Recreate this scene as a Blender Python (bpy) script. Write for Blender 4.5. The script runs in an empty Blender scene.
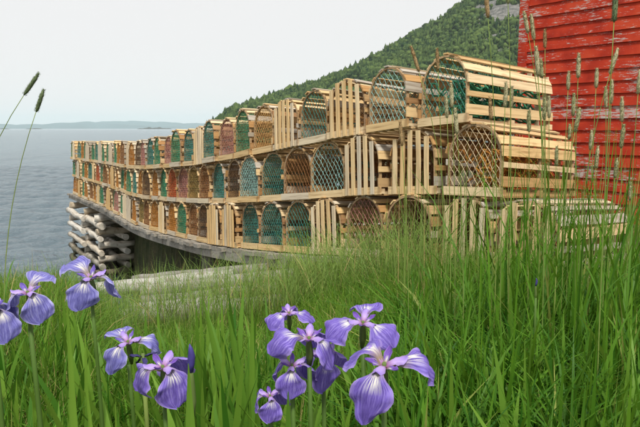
import bpy, math, random
import numpy as np
from mathutils import Vector, Matrix

R = math.radians
random.seed(11)
rng = np.random.default_rng(11)
scene = bpy.context.scene
col = scene.collection

# ------------------------------------------------------------------ camera
EYE = Vector((0.0, 0.0, 0.85))
PITCH = math.atan(85.0 / 622.0)
F = 622.0
cam_d = bpy.data.cameras.new('camera')
cam_d.sensor_width = 36.0
cam_d.lens = 36.0 * F / 640.0
cam_d.clip_start = 0.02
cam_d.clip_end = 60000
cam_d.dof.use_dof = True
cam_d.dof.focus_distance = 1.6
cam_d.dof.aperture_fstop = 32
cam = bpy.data.objects.new('camera', cam_d)
cam.location = EYE
cam.rotation_euler = (R(90) - PITCH, 0, 0)
col.objects.link(cam)
scene.camera = cam

# ------------------------------------------------------------------ sky and sun
world = bpy.data.worlds.new('World')
scene.world = world
world.use_nodes = True
wn = world.node_tree.nodes
wl = world.node_tree.links
wn.clear()
w_out = wn.new('ShaderNodeOutputWorld')
w_bg = wn.new('ShaderNodeBackground')
w_sky = wn.new('ShaderNodeTexSky')
w_sky.sky_type = 'NISHITA'
w_sky.sun_disc = False
SUN_EL, SUN_AZ = R(58), R(172)       # azimuth from +Y, clockwise positive
w_sky.sun_elevation = SUN_EL
w_sky.sun_rotation = SUN_AZ
w_sc = wn.new('ShaderNodeMix'); w_sc.data_type = 'RGBA'; w_sc.blend_type = 'MULTIPLY'
w_sc.inputs['Factor'].default_value = 1.0
w_sc.inputs['B'].default_value = (0.1, 0.1, 0.1, 1)
w_mix = wn.new('ShaderNodeMix'); w_mix.data_type = 'RGBA'
w_mix.inputs['Factor'].default_value = 0.94     # an even overcast cloud sheet over the sky
w_mix.inputs['B'].default_value = (0.935, 0.92, 0.91, 1)
wl.new(w_sky.outputs[0], w_sc.inputs['A'])
wl.new(w_sc.outputs['Result'], w_mix.inputs['A'])
wl.new(w_mix.outputs['Result'], w_bg.inputs['Color'])
w_bg.inputs['Strength'].default_value = 1.0
wl.new(w_bg.outputs[0], w_out.inputs['Surface'])

sun_d = bpy.data.lights.new('sun', 'SUN')
sun_d.energy = 4.2
sun_d.angle = R(9)
sun_d.color = (1.0, 0.95, 0.86)
sun = bpy.data.objects.new('sun', sun_d)
sdir = Vector((math.sin(SUN_AZ) * math.cos(SUN_EL), math.cos(SUN_AZ) * math.cos(SUN_EL), math.sin(SUN_EL)))
sun.rotation_euler = sdir.to_track_quat('Z', 'Y').to_euler()
sun.location = (0, 0, 30)
col.objects.link(sun)

scene.view_settings.view_transform = 'Standard'
scene.view_settings.look = 'None'
scene.view_settings.exposure = 0.0
scene.view_settings.gamma = 1.0
scene.view_settings.use_curve_mapping = False
scene.cycles.use_denoising = True
scene.cycles.max_bounces = 6
scene.cycles.diffuse_bounces = 3
scene.cycles.glossy_bounces = 2
scene.cycles.transmission_bounces = 3
scene.cycles.transparent_max_bounces = 6
scene.cycles.volume_bounces = 2
scene.cycles.caustics_reflective = False
scene.cycles.caustics_refractive = False

# ------------------------------------------------------------------ helpers
def at(px, py, d):
    """world point d metres ahead whose direction was measured in the photograph"""
    u = (px - 320.0) / F
    v = (213.5 - py) / F
    c, s = math.cos(PITCH), math.sin(PITCH)
    dy, dz = c + v * s, -s + v * c
    k = d / dy
    return Vector((EYE.x + u * k, EYE.y + d, EYE.z + dz * k))

def tag(o, label=None, cat=None, group=None, kind=None):
    if label: o['label'] = label
    if cat: o['category'] = cat
    if group: o['group'] = group
    if kind: o['kind'] = kind
    return o

def empty(name, loc=(0, 0, 0)):
    o = bpy.data.objects.new(name, None)
    o.empty_display_size = 0.1
    o.location = loc
    col.objects.link(o)
    return o

def link(name, me, mat=None, parent=None, mtx=None):
    o = bpy.data.objects.new(name, me)
    col.objects.link(o)
    if mat is not None:
        if len(me.materials) == 0:
            me.materials.append(mat)
        elif me.materials[0] != mat:
            o.material_slots[0].link = 'OBJECT'
            o.material_slots[0].material = mat
    if parent is not None:
        o.parent = parent
    if mtx is not None:
        o.matrix_local = mtx
    return o

def mesh_np(name, V, Q, smooth=False, attr=None, uv=None):
    """mesh from a vertex array and an (n,3|4) face array"""
    V = np.asarray(V, dtype=np.float32); Q = np.asarray(Q, dtype=np.int32)
    me = bpy.data.meshes.new(name)
    n, k = Q.shape
    me.vertices.add(len(V)); me.vertices.foreach_set('co', V.ravel())
    me.loops.add(n * k); me.loops.foreach_set('vertex_index', Q.ravel())
    me.polygons.add(n)
    me.polygons.foreach_set('loop_start', np.arange(0, n * k, k, dtype=np.int32))
    me.polygons.foreach_set('loop_total', np.full(n, k, dtype=np.int32))
    if smooth:
        me.polygons.foreach_set('use_smooth', np.ones(n, dtype=bool))
    me.update(calc_edges=True)
    if attr is not None:
        for nm, arr in attr.items():
            a = me.attributes.new(nm, 'FLOAT', 'POINT')
            a.data.foreach_set('value', np.asarray(arr, dtype=np.float32))
    if uv is not None:
        ul = me.uv_layers.new(name='UVMap')
        ul.data.foreach_set('uv', np.asarray(uv, dtype=np.float32)[Q.ravel()].ravel())
    return me

class MB:
    """collects boxes and tubes; build() makes one mesh"""
    def __init__(self): self.v = []; self.f = []; self.sm = []
    def add(self, vs, fs, smooth=False):
        b = len(self.v)
        self.v += [tuple(p) for p in vs]
        self.f += [tuple(b + i for i in f) for f in fs]
        self.sm += [smooth] * len(fs)
    def box(self, lo, hi, m=None, chamfer=0.0):
        (x0, y0, z0), (x1, y1, z1) = lo, hi
        vs = [Vector(p) for p in ((x0,y0,z0),(x1,y0,z0),(x1,y1,z0),(x0,y1,z0),(x0,y0,z1),(x1,y0,z1),(x1,y1,z1),(x0,y1,z1))]
        if m is not None: vs = [m @ p for p in vs]
        self.add(vs, [(0,3,2,1),(4,5,6,7),(0,1,5,4),(1,2,6,5),(2,3,7,6),(3,0,4,7)])
    def tube(self, pts, rad, n=6, caps=True, smooth=True):
        pts = [Vector(p) for p in pts]
        if not isinstance(rad, (list, tuple)): rad = [rad] * len(pts)
        vs = []; fs = []
        a = None
        for i, p in enumerate(pts):
            t = (pts[min(i+1, len(pts)-1)] - pts[max(i-1, 0)])
            if t.length < 1e-9: t = Vector((0,0,1))
            t.normalize()
            if a is None: a = t.cross(Vector((0, 0, 1)) if abs(t.z) < 0.8 else Vector((1, 0, 0)))
            a = (a - t * a.dot(t)).normalized(); b = a.cross(t)
            for k in range(n):
                an = 2 * math.pi * k / n
                vs.append(p + (a * math.cos(an) + b * math.sin(an)) * rad[i])
        for i in range(len(pts) - 1):
            for k in range(n):
                k2 = (k + 1) % n
                fs.append((i*n+k, i*n+k2, (i+1)*n+k2, (i+1)*n+k))
        self.add(vs, fs, smooth)
        if caps:
            b = len(self.v) - len(vs)
            self.f.append(tuple(b + k for k in range(n))[::-1]); self.sm.append(False)
            self.f.append(tuple(b + (len(pts)-1)*n + k for k in range(n))); self.sm.append(False)
    def mesh(self, name):
        me = bpy.data.meshes.new(name)
        me.from_pydata(self.v, [], self.f)
        me.polygons.foreach_set('use_smooth', self.sm)
        me.update()
        return me
    def build(self, name, mat, parent=None, mtx=None):
        return link(name, self.mesh(name), mat, parent, mtx)

# ------------------------------------------------------------------ materials
def newmat(name):
    m = bpy.data.materials.new(name); m.use_nodes = True
    nt = m.node_tree
    return m, nt.nodes, nt.links, nt.nodes['Principled BSDF']

def N(nodes, typ, **kw):
    n = nodes.new(typ)
    for k, v in kw.items():
        if k in n.inputs: n.inputs[k].default_value = v
        else: setattr(n, k, v)
    return n

def ramp(nodes, stops, interp='LINEAR'):
    r = nodes.new('ShaderNodeValToRGB')
    e = r.color_ramp.elements
    r.color_ramp.interpolation = interp
    while len(e) < len(stops): e.new(0.5)
    for el, (p, c) in zip(e, stops):
        el.position = p; el.color = tuple(c) + (1,) if len(c) == 3 else c
    return r

def wood_mat(name, tones, scale=(60, 3, 60), rough=0.8, bump=0.25):
    m, nd, lk, bs = newmat(name)
    oi = nd.new('ShaderNodeObjectInfo')
    tc = nd.new('ShaderNodeTexCoord')
    mp = nd.new('ShaderNodeMapping'); mp.inputs['Scale'].default_value = scale
    ad = nd.new('ShaderNodeVectorMath'); ad.operation = 'ADD'
    ml = nd.new('ShaderNodeMath'); ml.operation = 'MULTIPLY'; ml.inputs[1].default_value = 37.0
    lk.new(oi.outputs['Random'], ml.inputs[0])
    lk.new(tc.outputs['Object'], mp.inputs['Vector'])
    lk.new(mp.outputs[0], ad.inputs[0]); lk.new(ml.outputs[0], ad.inputs[1])
    ns = N(nd, 'ShaderNodeTexNoise', Scale=1.0, Detail=5.0, Roughness=0.65)
    lk.new(ad.outputs[0], ns.inputs['Vector'])
    rp = ramp(nd, [(i / max(1, len(tones)-1), t) for i, t in enumerate(tones)])
    lk.new(oi.outputs['Random'], rp.inputs[0])
    dk = ramp(nd, [(0.3, (0.5, 0.42, 0.34)), (0.52, (1, 1, 1)), (0.75, (1.12, 1.1, 1.06))])
    lk.new(ns.outputs[0], dk.inputs[0])
    mx = nd.new('ShaderNodeMix'); mx.data_type = 'RGBA'; mx.blend_type = 'MULTIPLY'; mx.inputs['Factor'].default_value = 0.85
    lk.new(rp.outputs[0], mx.inputs['A']); lk.new(dk.outputs[0], mx.inputs['B'])
    # knots and stains
    n2 = N(nd, 'ShaderNodeTexNoise', Scale=7.0, Detail=2.0)
    lk.new(tc.outputs['Object'], n2.inputs['Vector'])
    r2 = ramp(nd, [(0.62, (0, 0, 0)), (0.74, (1, 1, 1))])
    lk.new(n2.outputs[0], r2.inputs[0])
    m2 = nd.new('ShaderNodeMix'); m2.data_type = 'RGBA'; m2.blend_type = 'MULTIPLY'
    m2.inputs['B'].default_value = (0.62, 0.55, 0.5, 1)
    lk.new(r2.outputs[0], m2.inputs['Factor']); lk.new(mx.outputs['Result'], m2.inputs['A'])
    lk.new(m2.outputs['Result'], bs.inputs['Base Color'])
    bp = N(nd, 'ShaderNodeBump', Strength=bump, Distance=0.004)
    lk.new(ns.outputs[0], bp.inputs['Height']); lk.new(bp.outputs[0], bs.inputs['Normal'])
    bs.inputs['Roughness'].default_value = rough
    bs.inputs['Specular IOR Level'].default_value = 0.25
    return m

LATH_T = [(0.70,0.51,0.27), (0.62,0.42,0.19), (0.74,0.58,0.36), (0.48,0.29,0.12), (0.69,0.51,0.27), (0.55,0.48,0.37)]
PALE_T = [(0.69,0.54,0.33), (0.65,0.47,0.24), (0.72,0.60,0.41), (0.55,0.48,0.37)]
BROWN_T = [(0.36,0.19,0.075), (0.48,0.28,0.11), (0.29,0.16,0.075), (0.54,0.38,0.19)]
M_LATH = wood_mat('lath_wood', LATH_T)
M_PALE = wood_mat('pale_lath_wood', PALE_T)
M_BROWN = wood_mat('brown_lath_wood', BROWN_T)
M_WORN = wood_mat('worn_grey_lath_wood', [(0.42,0.38,0.32), (0.34,0.29,0.22), (0.48,0.44,0.38)])
M_SILL = wood_mat('sill_wood', PALE_T + LATH_T[:3], scale=(3, 60, 60))
M_UPR = wood_mat('upright_lath_wood', PALE_T + LATH_T[:2], scale=(60, 60, 3))
M_UPB = wood_mat('brown_upright_lath_wood', BROWN_T + LATH_T[1:2], scale=(60, 60, 3))
M_GREY = wood_mat('weathered_grey_wood', [(0.27,0.25,0.22), (0.34,0.32,0.28), (0.22,0.20,0.17), (0.38,0.35,0.30)], scale=(3, 40, 40), bump=0.6)
M_LOG = wood_mat('peeled_log_wood', [(0.62,0.60,0.55), (0.52,0.48,0.41), (0.68,0.66,0.61), (0.42,0.34,0.23), (0.60,0.58,0.54)], scale=(2, 14, 14), bump=0.9)
def tide_stain(m):
    nd, lk = m.node_tree.nodes, m.node_tree.links
    bs = nd['Principled BSDF']; src = bs.inputs['Base Color'].links[0].from_socket
    geo = nd.new('ShaderNodeNewGeometry'); sx = nd.new('ShaderNodeSeparateXYZ'); lk.new(geo.outputs['Position'], sx.inputs[0])
    ns = N(nd, 'ShaderNodeTexNoise', Scale=3.0, Detail=4.0); lk.new(geo.outputs['Position'], ns.inputs['Vector'])
    ma = nd.new('ShaderNodeMath'); ma.operation = 'MULTIPLY_ADD'; ma.inputs[1].default_value = -0.5; lk.new(ns.outputs[0], ma.inputs[0]); lk.new(sx.outputs[2], ma.inputs[2])
    mr = nd.new('ShaderNodeMapRange'); mr.inputs['From Min'].default_value = EYE.z - 3.6 + 0.15; mr.inputs['From Max'].default_value = EYE.z - 3.6 + 0.45
    mr.inputs['To Min'].default_value = 0.85; mr.inputs['To Max'].default_value = 0.0
    lk.new(ma.outputs[0], mr.inputs['Value'])
    mx = nd.new('ShaderNodeMix'); mx.data_type = 'RGBA'; mx.inputs['B'].default_value = (0.05, 0.045, 0.02, 1)
    lk.new(mr.outputs[0], mx.inputs['Factor']); lk.new(src, mx.inputs['A']); lk.new(mx.outputs['Result'], bs.inputs['Base Color'])
tide_stain(M_LOG)
M_BOW = wood_mat('bow_wood', [(0.36,0.24,0.13), (0.45,0.31,0.17), (0.27,0.18,0.11)])

def plain(name, c, rough=0.8, noise=None, spec=0.3):
    m, nd, lk, bs = newmat(name)
    bs.inputs['Base Color'].default_value = (*c, 1)
    bs.inputs['Roughness'].default_value = rough
    bs.inputs['Specular IOR Level'].default_value = spec
    if noise:
        tc = nd.new('ShaderNodeTexCoord')
        ns = N(nd, 'ShaderNodeTexNoise', Scale=noise, Detail=3.0)
        lk.new(tc.outputs['Object'], ns.inputs['Vector'])
        rp = ramp(nd, [(0.3, tuple(x * 0.6 for x in c)), (0.7, tuple(min(1, x * 1.35) for x in c))])
        lk.new(ns.outputs[0], rp.inputs[0]); lk.new(rp.outputs[0], bs.inputs['Base Color'])
    return m

NETS = {
    'teal':   plain('teal_twine', (0.045, 0.20, 0.165), 0.75, 30),
    'pteal':  plain('pale_teal_twine', (0.26, 0.46, 0.42), 0.75, 30),
    'green':  plain('green_twine', (0.045, 0.22, 0.115), 0.75, 30),
    'orange': plain('orange_twine', (0.42, 0.17, 0.03), 0.75, 30),
    'red':    plain('rust_red_twine', (0.42, 0.09, 0.03), 0.75, 30),
    'brown':  plain('brown_twine', (0.25, 0.115, 0.045), 0.75, 30),
    'pink':   plain('faded_pink_twine', (0.40, 0.18, 0.15), 0.75, 30),
    'olive':  plain('olive_twine', (0.24, 0.17, 0.055), 0.75, 30),
    'tan':    plain('tan_twine', (0.45, 0.26, 0.09), 0.75, 30),
    'cream':  plain('cream_twine', (0.58, 0.46, 0.30), 0.75, 30),
    'dark':   plain('dark_twine', (0.10, 0.06, 0.035), 0.75, 30),  # one dark twine colour, used for dark ends and dark open ones
}
NET_WORDS = {'teal': 'teal', 'pteal': 'pale teal', 'green': 'green', 'orange': 'orange', 'red': 'rust red', 'brown': 'brown',
             'pink': 'faded pink', 'olive': 'olive', 'tan': 'tan', 'cream': 'cream', 'dark': 'dark tarred'}

def leaf_mat(name, lo, hi, tip=None, transl=0.35, rough=0.5):
    m, nd, lk, bs = newmat(name)
    at_ = nd.new('ShaderNodeAttribute'); at_.attribute_name = 'tone'
    rp = ramp(nd, [(0.0, lo), (0.85, hi), (0.93, tip or hi), (1.0, tip or hi)])
    lk.new(at_.outputs['Fac'], rp.inputs[0])
    bs.inputs['Roughness'].default_value = rough
    bs.inputs['Specular IOR Level'].default_value = 0.18
    lk.new(rp.outputs[0], bs.inputs['Base Color'])
    tr = nd.new('ShaderNodeBsdfTranslucent')
    hs = nd.new('ShaderNodeHueSaturation'); hs.inputs['Value'].default_value = 1.5; hs.inputs['Hue'].default_value = 0.485
    lk.new(rp.outputs[0], hs.inputs['Color']); lk.new(hs.outputs[0], tr.inputs['Color'])
    mx = nd.new('ShaderNodeMixShader'); mx.inputs[0].default_value = transl
    lk.new(bs.outputs[0], mx.inputs[1]); lk.new(tr.outputs[0], mx.inputs[2])
    lk.new(mx.outputs[0], nd['Material Output'].inputs['Surface'])
    return m

STRAW = (0.42, 0.34, 0.14)
M_FINE = leaf_mat('fine_grass', (0.045, 0.13, 0.010), (0.18, 0.31, 0.035), STRAW)
M_BROAD = leaf_mat('broad_grass', (0.024, 0.10, 0.006), (0.11, 0.25, 0.020), (0.25, 0.30, 0.07))
M_IRISLEAF = leaf_mat('iris_leaf', (0.035, 0.125, 0.010), (0.16, 0.30, 0.036))
M_STEM = leaf_mat('timothy_stem', (0.11, 0.19, 0.035), (0.24, 0.30, 0.08), transl=0.15)
M_MEADOW = leaf_mat('pale_meadow_grass', (0.09, 0.18, 0.03), (0.24, 0.34, 0.085), STRAW)
# ------------------------------------------------------------------ lie of the land
WATER = EYE.z - 3.6
def sstep(x, a, b):
    t = np.clip((x - a) / (b - a), 0, 1); return t * t * (3 - 2 * t)

def land(X, Y):
    X = np.asarray(X, float); Y = np.asarray(Y, float)
    t = (X - 0.3) * -0.55 + (Y - 3.2) * 0.83
    t = t + 0.8 * np.clip(-X - 3.0, 0, None)
    e = (X - 1.08) * 0.83 + (Y - 3.8) * 0.55
    keep = 1 - sstep(e, 0.9, 2.6) * sstep(X, 0.5, 2.0) * (1 - sstep(t, 14, 26))
    drop = 0.16 * np.clip(t - 0.3, 0, None) + 0.14 * np.clip(t - 1.2, 0, None) + 0.12 * np.clip(t - 3.2, 0, None)
    drop = np.minimum(drop, 5.0) + np.minimum(0.16 * np.clip(t + 1.0, 0, None), 0.18) * sstep(-e, 0.2, 1.3) * sstep(X / np.maximum(Y, 0.5), -0.44, -0.34)
    z = -0.86 - drop * keep
    # shore bank, shaped to close off the space under the wharf and keep it dark
    bank = -0.86 - 0.38 * sstep(t, 0.8, 2.2) - 0.65 * sstep(t, 2.2, 5.5) - 0.04 * np.clip(t - 5, 0, None) - 4 * sstep(t, 16.5, 20)
    e2 = e - 0.035 * np.clip(t - 6, 0, None)
    z = np.where(e2 > 0.5, np.maximum(z, bank - 4 * (1 - sstep(e2, 0.7, 1.15))), z)
    z = z + 0.03 * np.sin(X * 2.3 + 1) * np.cos(Y * 1.9) + 0.015 * np.sin(X * 5.1) * np.sin(Y * 4.3 + 2)
    z = z - sstep(np.hypot(X - 10, Y), 60, 140) * 6 
    return EYE.z + z

def soil_mat():
    m, nd, lk, bs = newmat('soil')
    tc = nd.new('ShaderNodeTexCoord')
    n1 = N(nd, 'ShaderNodeTexNoise', Scale=1.6, Detail=6.0, Roughness=0.7)
    n2 = N(nd, 'ShaderNodeTexNoise', Scale=45.0, Detail=4.0, Roughness=0.7)
    for n in (n1, n2): lk.new(tc.outputs['Object'], n.inputs['Vector'])
    r1 = ramp(nd, [(0.35, (0.03, 0.045, 0.014)), (0.5, (0.06, 0.065, 0.025)), (0.65, (0.10, 0.085, 0.045))])
    lk.new(n1.outputs[0], r1.inputs[0])
    r2 = ramp(nd, [(0.3, (0.55, 0.55, 0.55)), (0.7, (1.4, 1.35, 1.2))])
    lk.new(n2.outputs[0], r2.inputs[0])
    mx = nd.new('ShaderNodeMix'); mx.data_type = 'RGBA'; mx.blend_type = 'MULTIPLY'; mx.inputs['Factor'].default_value = 1
    lk.new(r1.outputs[0], mx.inputs['A']); lk.new(r2.outputs[0], mx.inputs['B'])
    lk.new(mx.outputs['Result'], bs.inputs['Base Color'])
    bs.inputs['Roughness'].default_value = 0.95
    bp = N(nd, 'ShaderNodeBump', Strength=0.6, Distance=0.02)
    lk.new(n2.outputs[0], bp.inputs['Height']); lk.new(bp.outputs[0], bs.inputs['Normal'])
    return m

def grid_mesh(name, xs, ys, zf, smooth=True):
    gx, gy = np.meshgrid(xs, ys)
    gz = zf(gx, gy)
    V = np.stack([gx, gy, gz], -1).reshape(-1, 3)
    nx, ny = len(xs), len(ys)
    i = np.arange((ny - 1) * (nx - 1)); r = i // (nx - 1); c = i % (nx - 1); a = r * nx + c
    Q = np.stack([a, a + 1, a + nx + 1, a + nx], -1)
    return mesh_np(name, V, Q, smooth)

def spaced(*segs):
    out = []
    for a, b, n in segs: out += list(np.linspace(a, b, n, endpoint=False))
    out.append(segs[-1][1]); return np.array(out)

tag(link('ground', grid_mesh('ground', spaced((-160, -12, 14), (-12, 8, 130), (8, 180, 18)), spaced((-150, -4, 12), (-4, 24, 186), (24, 200, 16)), land), soil_mat()), kind='structure')

def water_mat():
    m, nd, lk, bs = newmat('sea_water')
    geo = nd.new('ShaderNodeNewGeometry')
    mp = nd.new('ShaderNodeMapping'); mp.inputs['Scale'].default_value = (0.55, 1.0, 1.0); mp.inputs['Rotation'].default_value = (0, 0, R(14))
    lk.new(geo.outputs['Position'], mp.inputs['Vector'])
    n1 = N(nd, 'ShaderNodeTexNoise', Scale=1.7, Detail=6.0, Roughness=0.66)
    n2 = N(nd, 'ShaderNodeTexNoise', Scale=0.22, Detail=4.0, Roughness=0.6)
    for n in (n1, n2): lk.new(mp.outputs[0], n.inputs['Vector'])
    b1 = N(nd, 'ShaderNodeBump', Strength=1.0, Distance=0.85)
    b2 = N(nd, 'ShaderNodeBump', Strength=1.0, Distance=1.5)
    lk.new(n2.outputs[0], b2.inputs['Height']); lk.new(n1.outputs[0], b1.inputs['Height'])
    lk.new(b2.outputs[0], b1.inputs['Normal']); lk.new(b1.outputs[0], bs.inputs['Normal'])
    bs.inputs['Base Color'].default_value = (0.14, 0.195, 0.23, 1)
    bs.inputs['Roughness'].default_value = 0.12
    bs.inputs['IOR'].default_value = 1.33
    return m

def swell(X, Y):
    amp = np.clip(1 - np.hypot(X, Y) / 140.0, 0, 1)
    h = 0.05 * np.sin(0.9 * X + 1.7 * Y + 1.5 * np.sin(0.21 * X)) + 0.04 * np.sin(-1.3 * X + 2.6 * Y + np.sin(0.5 * Y)) + 0.03 * np.sin(3.1 * X + 3.9 * Y)
    h += 0.025 * np.sin(5.3 * X - 4.1 * Y + 2 * np.sin(0.7 * X))
    return WATER + h * amp
tag(link('sea', grid_mesh('sea', spaced((-15000, -900, 14), (-900, -50, 18), (-50, 4, 330), (4, 60, 20), (60, 900, 10), (900, 15000, 12)),
                          spaced((-200, 3, 6), (3, 60, 360), (60, 900, 30), (900, 15000, 16)), swell), water_mat()), kind='structure')

# ------------------------------------------------------------------ far hills, islets, wooded hillside
def fbm(x, seed, octs=5):
    r = np.random.default_rng(seed); out = np.zeros_like(x); a = 1.0; f = 1.0
    for _ in range(octs):
        out += a * np.sin(x * f + r.uniform(0, 6.3)); a *= 0.55; f *= 2.1
    return out

def ridge(name, px0, px1, d, prof, depth, mat, n=90):
    """a solid ridge: front foot, crest, back foot"""
    V = []; 
    pxs = np.linspace(px0, px1, n)
    X = (pxs - 320) / F * d
    hs = prof(pxs) * d / F
    lay = [(-0.5, 0.0), (-0.28, 0.45), (-0.1, 0.85), (0.0, 1.0), (0.12, 0.85), (0.5, 0.0)]
    for k, (dy, hh) in enumerate(lay):
        j = fbm(pxs * 0.35, 5 + k) * 0.03 * (0 < k < 5)
        V.append(np.stack([X, np.full(n, d) + dy * depth + j * depth, WATER - 2 + (hs + 2) * (hh + j * (k not in (3,)) * 0.6)], -1))
    V = np.concatenate(V)
    Q = []
    for k in range(len(lay) - 1):
        i = np.arange(n - 1); a = k * n + i
        Q.append(np.stack([a, a + 1, a + n + 1, a + n], -1))
    return tag(link(name, mesh_np(name, V, np.concatenate(Q), True), mat), kind='structure')

M_FARHILL = plain('far_hill', (0.035, 0.065, 0.07), 0.95, 0.002)  # some blue of the distance haze is put into this colour
M_ISLET = plain('islet_rock', (0.06, 0.06, 0.05), 0.95, 0.01)
ridge('far_hills', -260, 330, 12500, lambda p: np.interp(p, [-260, -150, -60, 0, 25, 45, 75, 90, 105, 130, 150, 190, 260, 330], [0.5, 5, 6, 4.5, 4.2, 4.6, 6.4, 7.0, 5.6, 3.6, 2.6, 1.5, 0.8, 0.2]) + 0.35 * fbm(p * 0.22, 3), 1800, M_FARHILL)
ridge('distant_hills', 60, 420, 14200, lambda p: np.interp(p, [60, 100, 120, 150, 185, 240, 420], [2.0, 6.5, 7.6, 7.2, 5.6, 4.0, 1.0]) + 0.3 * fbm(p * 0.2, 9), 1000, M_FARHILL)
for nm, a, b, d, h in (('islet', 139, 173, 3800, 2.0), ('islet', 28, 46, 3600, 1.0), ('islet', -14, 13, 3600, 1.1)):
    ridge(nm, a, b, d, lambda p, a=a, b=b, h=h: h * np.clip(np.sin((p - a) / (b - a) * math.pi), 0, 1) ** 0.6 * (0.75 + 0.2 * fbm(p * 0.6, int(a) + 40, 3)), 90, M_ISLET, 40)

# hillside: ridge line measured as elevation above the water's horizon
RPX = np.array([196, 215, 230, 245, 265, 290, 320, 350, 380, 405, 425, 445, 465, 500, 540, 600, 700])
RPY = np.array([133, 124, 111, 106, 99, 89, 80, 68, 52, 36, 24, 11, -4, -24, -36, -40, -40])
HD = 900.0
def hill_z(X, Y):
    # crest lies at Y = HD; the slope rises towards it from the shore at Y ~ 520
    px = 320 + X / Y * F
    crest = np.interp(px, RPX, (128.5 - RPY)) * HD / F
    u = np.clip((Y - 520) / (HD - 520), 0, 1.6)
    rise = np.where(u <= 1, u ** 0.85, 1 - 0.5 * (u - 1))
    rough = 5.5 * np.sin(X * 0.031 + Y * 0.017) * np.sin(Y * 0.027) + 3.0 * np.sin(X * 0.083 + 1) * np.cos(Y * 0.071) + 2 * np.sin(X * 0.17 + Y * .11)
    rough = rough * np.clip(1 - np.abs(u - 1) * 0.2, 0, 1) * np.clip((crest - 2) / 40, 0, 1) * np.clip(3 * abs(1 - u), 0.12, 1)
    return WATER - 1.5 + np.clip(crest * 0.95 + 3, 0, None) * rise + rough

def hill_mat():
    m, nd, lk, bs = newmat('hillside_ground')
    geo = nd.new('ShaderNodeNewGeometry')
    n1 = N(nd, 'ShaderNodeTexNoise', Scale=0.03, Detail=7.0, Roughness=0.7)
    n2 = N(nd, 'ShaderNodeTexNoise', Scale=0.16, Detail=9.0, Roughness=0.8)
    for n in (n1, n2): lk.new(geo.outputs['Position'], n.inputs['Vector'])
    r1 = ramp(nd, [(0.4, (0.035, 0.07, 0.022)), (0.6, (0.075, 0.11, 0.035))])
    lk.new(n2.outputs[0], r1.inputs[0])
    rk = ramp(nd, [(0.36, (0.05, 0.06, 0.05)), (0.5, (0.17, 0.165, 0.155)), (0.62, (0.30, 0.29, 0.27))])
    lk.new(n2.outputs[0], rk.inputs[0])
    at_ = nd.new('ShaderNodeAttribute'); at_.attribute_name = 'rock'
    ad = nd.new('ShaderNodeMath'); ad.operation = 'ADD'
    sb = nd.new('ShaderNodeMath'); sb.operation = 'SUBTRACT'; sb.inputs[1].default_value = 0.5
    lk.new(n2.outputs[0], sb.inputs[0]); lk.new(sb.outputs[0], ad.inputs[0]); lk.new(at_.outputs['Fac'], ad.inputs[1])
    r3 = ramp(nd, [(0.45, (0, 0, 0)), (0.55, (1, 1, 1))]); lk.new(ad.outputs[0], r3.inputs[0])
    mx = nd.new('ShaderNodeMix'); mx.data_type = 'RGBA'
    lk.new(r3.outputs[0], mx.inputs['Factor']); lk.new(r1.outputs[0], mx.inputs['A']); lk.new(rk.outputs[0], mx.inputs['B'])
    lk.new(mx.outputs['Result'], bs.inputs['Base Color'])
    bs.inputs['Roughness'].default_value = 0.95
    bp = N(nd, 'ShaderNodeBump', Strength=0.8, Distance=4.0)
    lk.new(n2.outputs[0], bp.inputs['Height']); lk.new(bp.outputs[0], bs.inputs['Normal'])
    return m

def rockiness(X, Y):
    px = 320 + X / Y * F
    z = hill_z(X, Y)
    py = 128.5 - (z - EYE.z) / Y * F
    n = 0.5 + 0.5 * np.sin(X * 0.045 + Y * 0.06) * np.sin(X * 0.02 - Y * 0.035 + 1)
    zone = 1.25 * np.exp(-((px - 496) / 36) ** 2) * np.exp(-((py - 26) / 30) ** 2) + 0.75 * np.exp(-((px - 438) / 20) ** 2 - ((py - 27) / 8) ** 2)
    return zone * (0.3 + 0.72 * n)

hx = np.linspace(-190, 520, 190); hy = np.linspace(500, 1150, 170)
hm = grid_mesh('hillside', hx, hy, hill_z)
gx, gy = np.meshgrid(hx, hy)
a = hm.attributes.new('rock', 'FLOAT', 'POINT'); a.data.foreach_set('value', rockiness(gx, gy).astype(np.float32).ravel())
tag(link('hillside', hm, hill_mat()), kind='structure')

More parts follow.
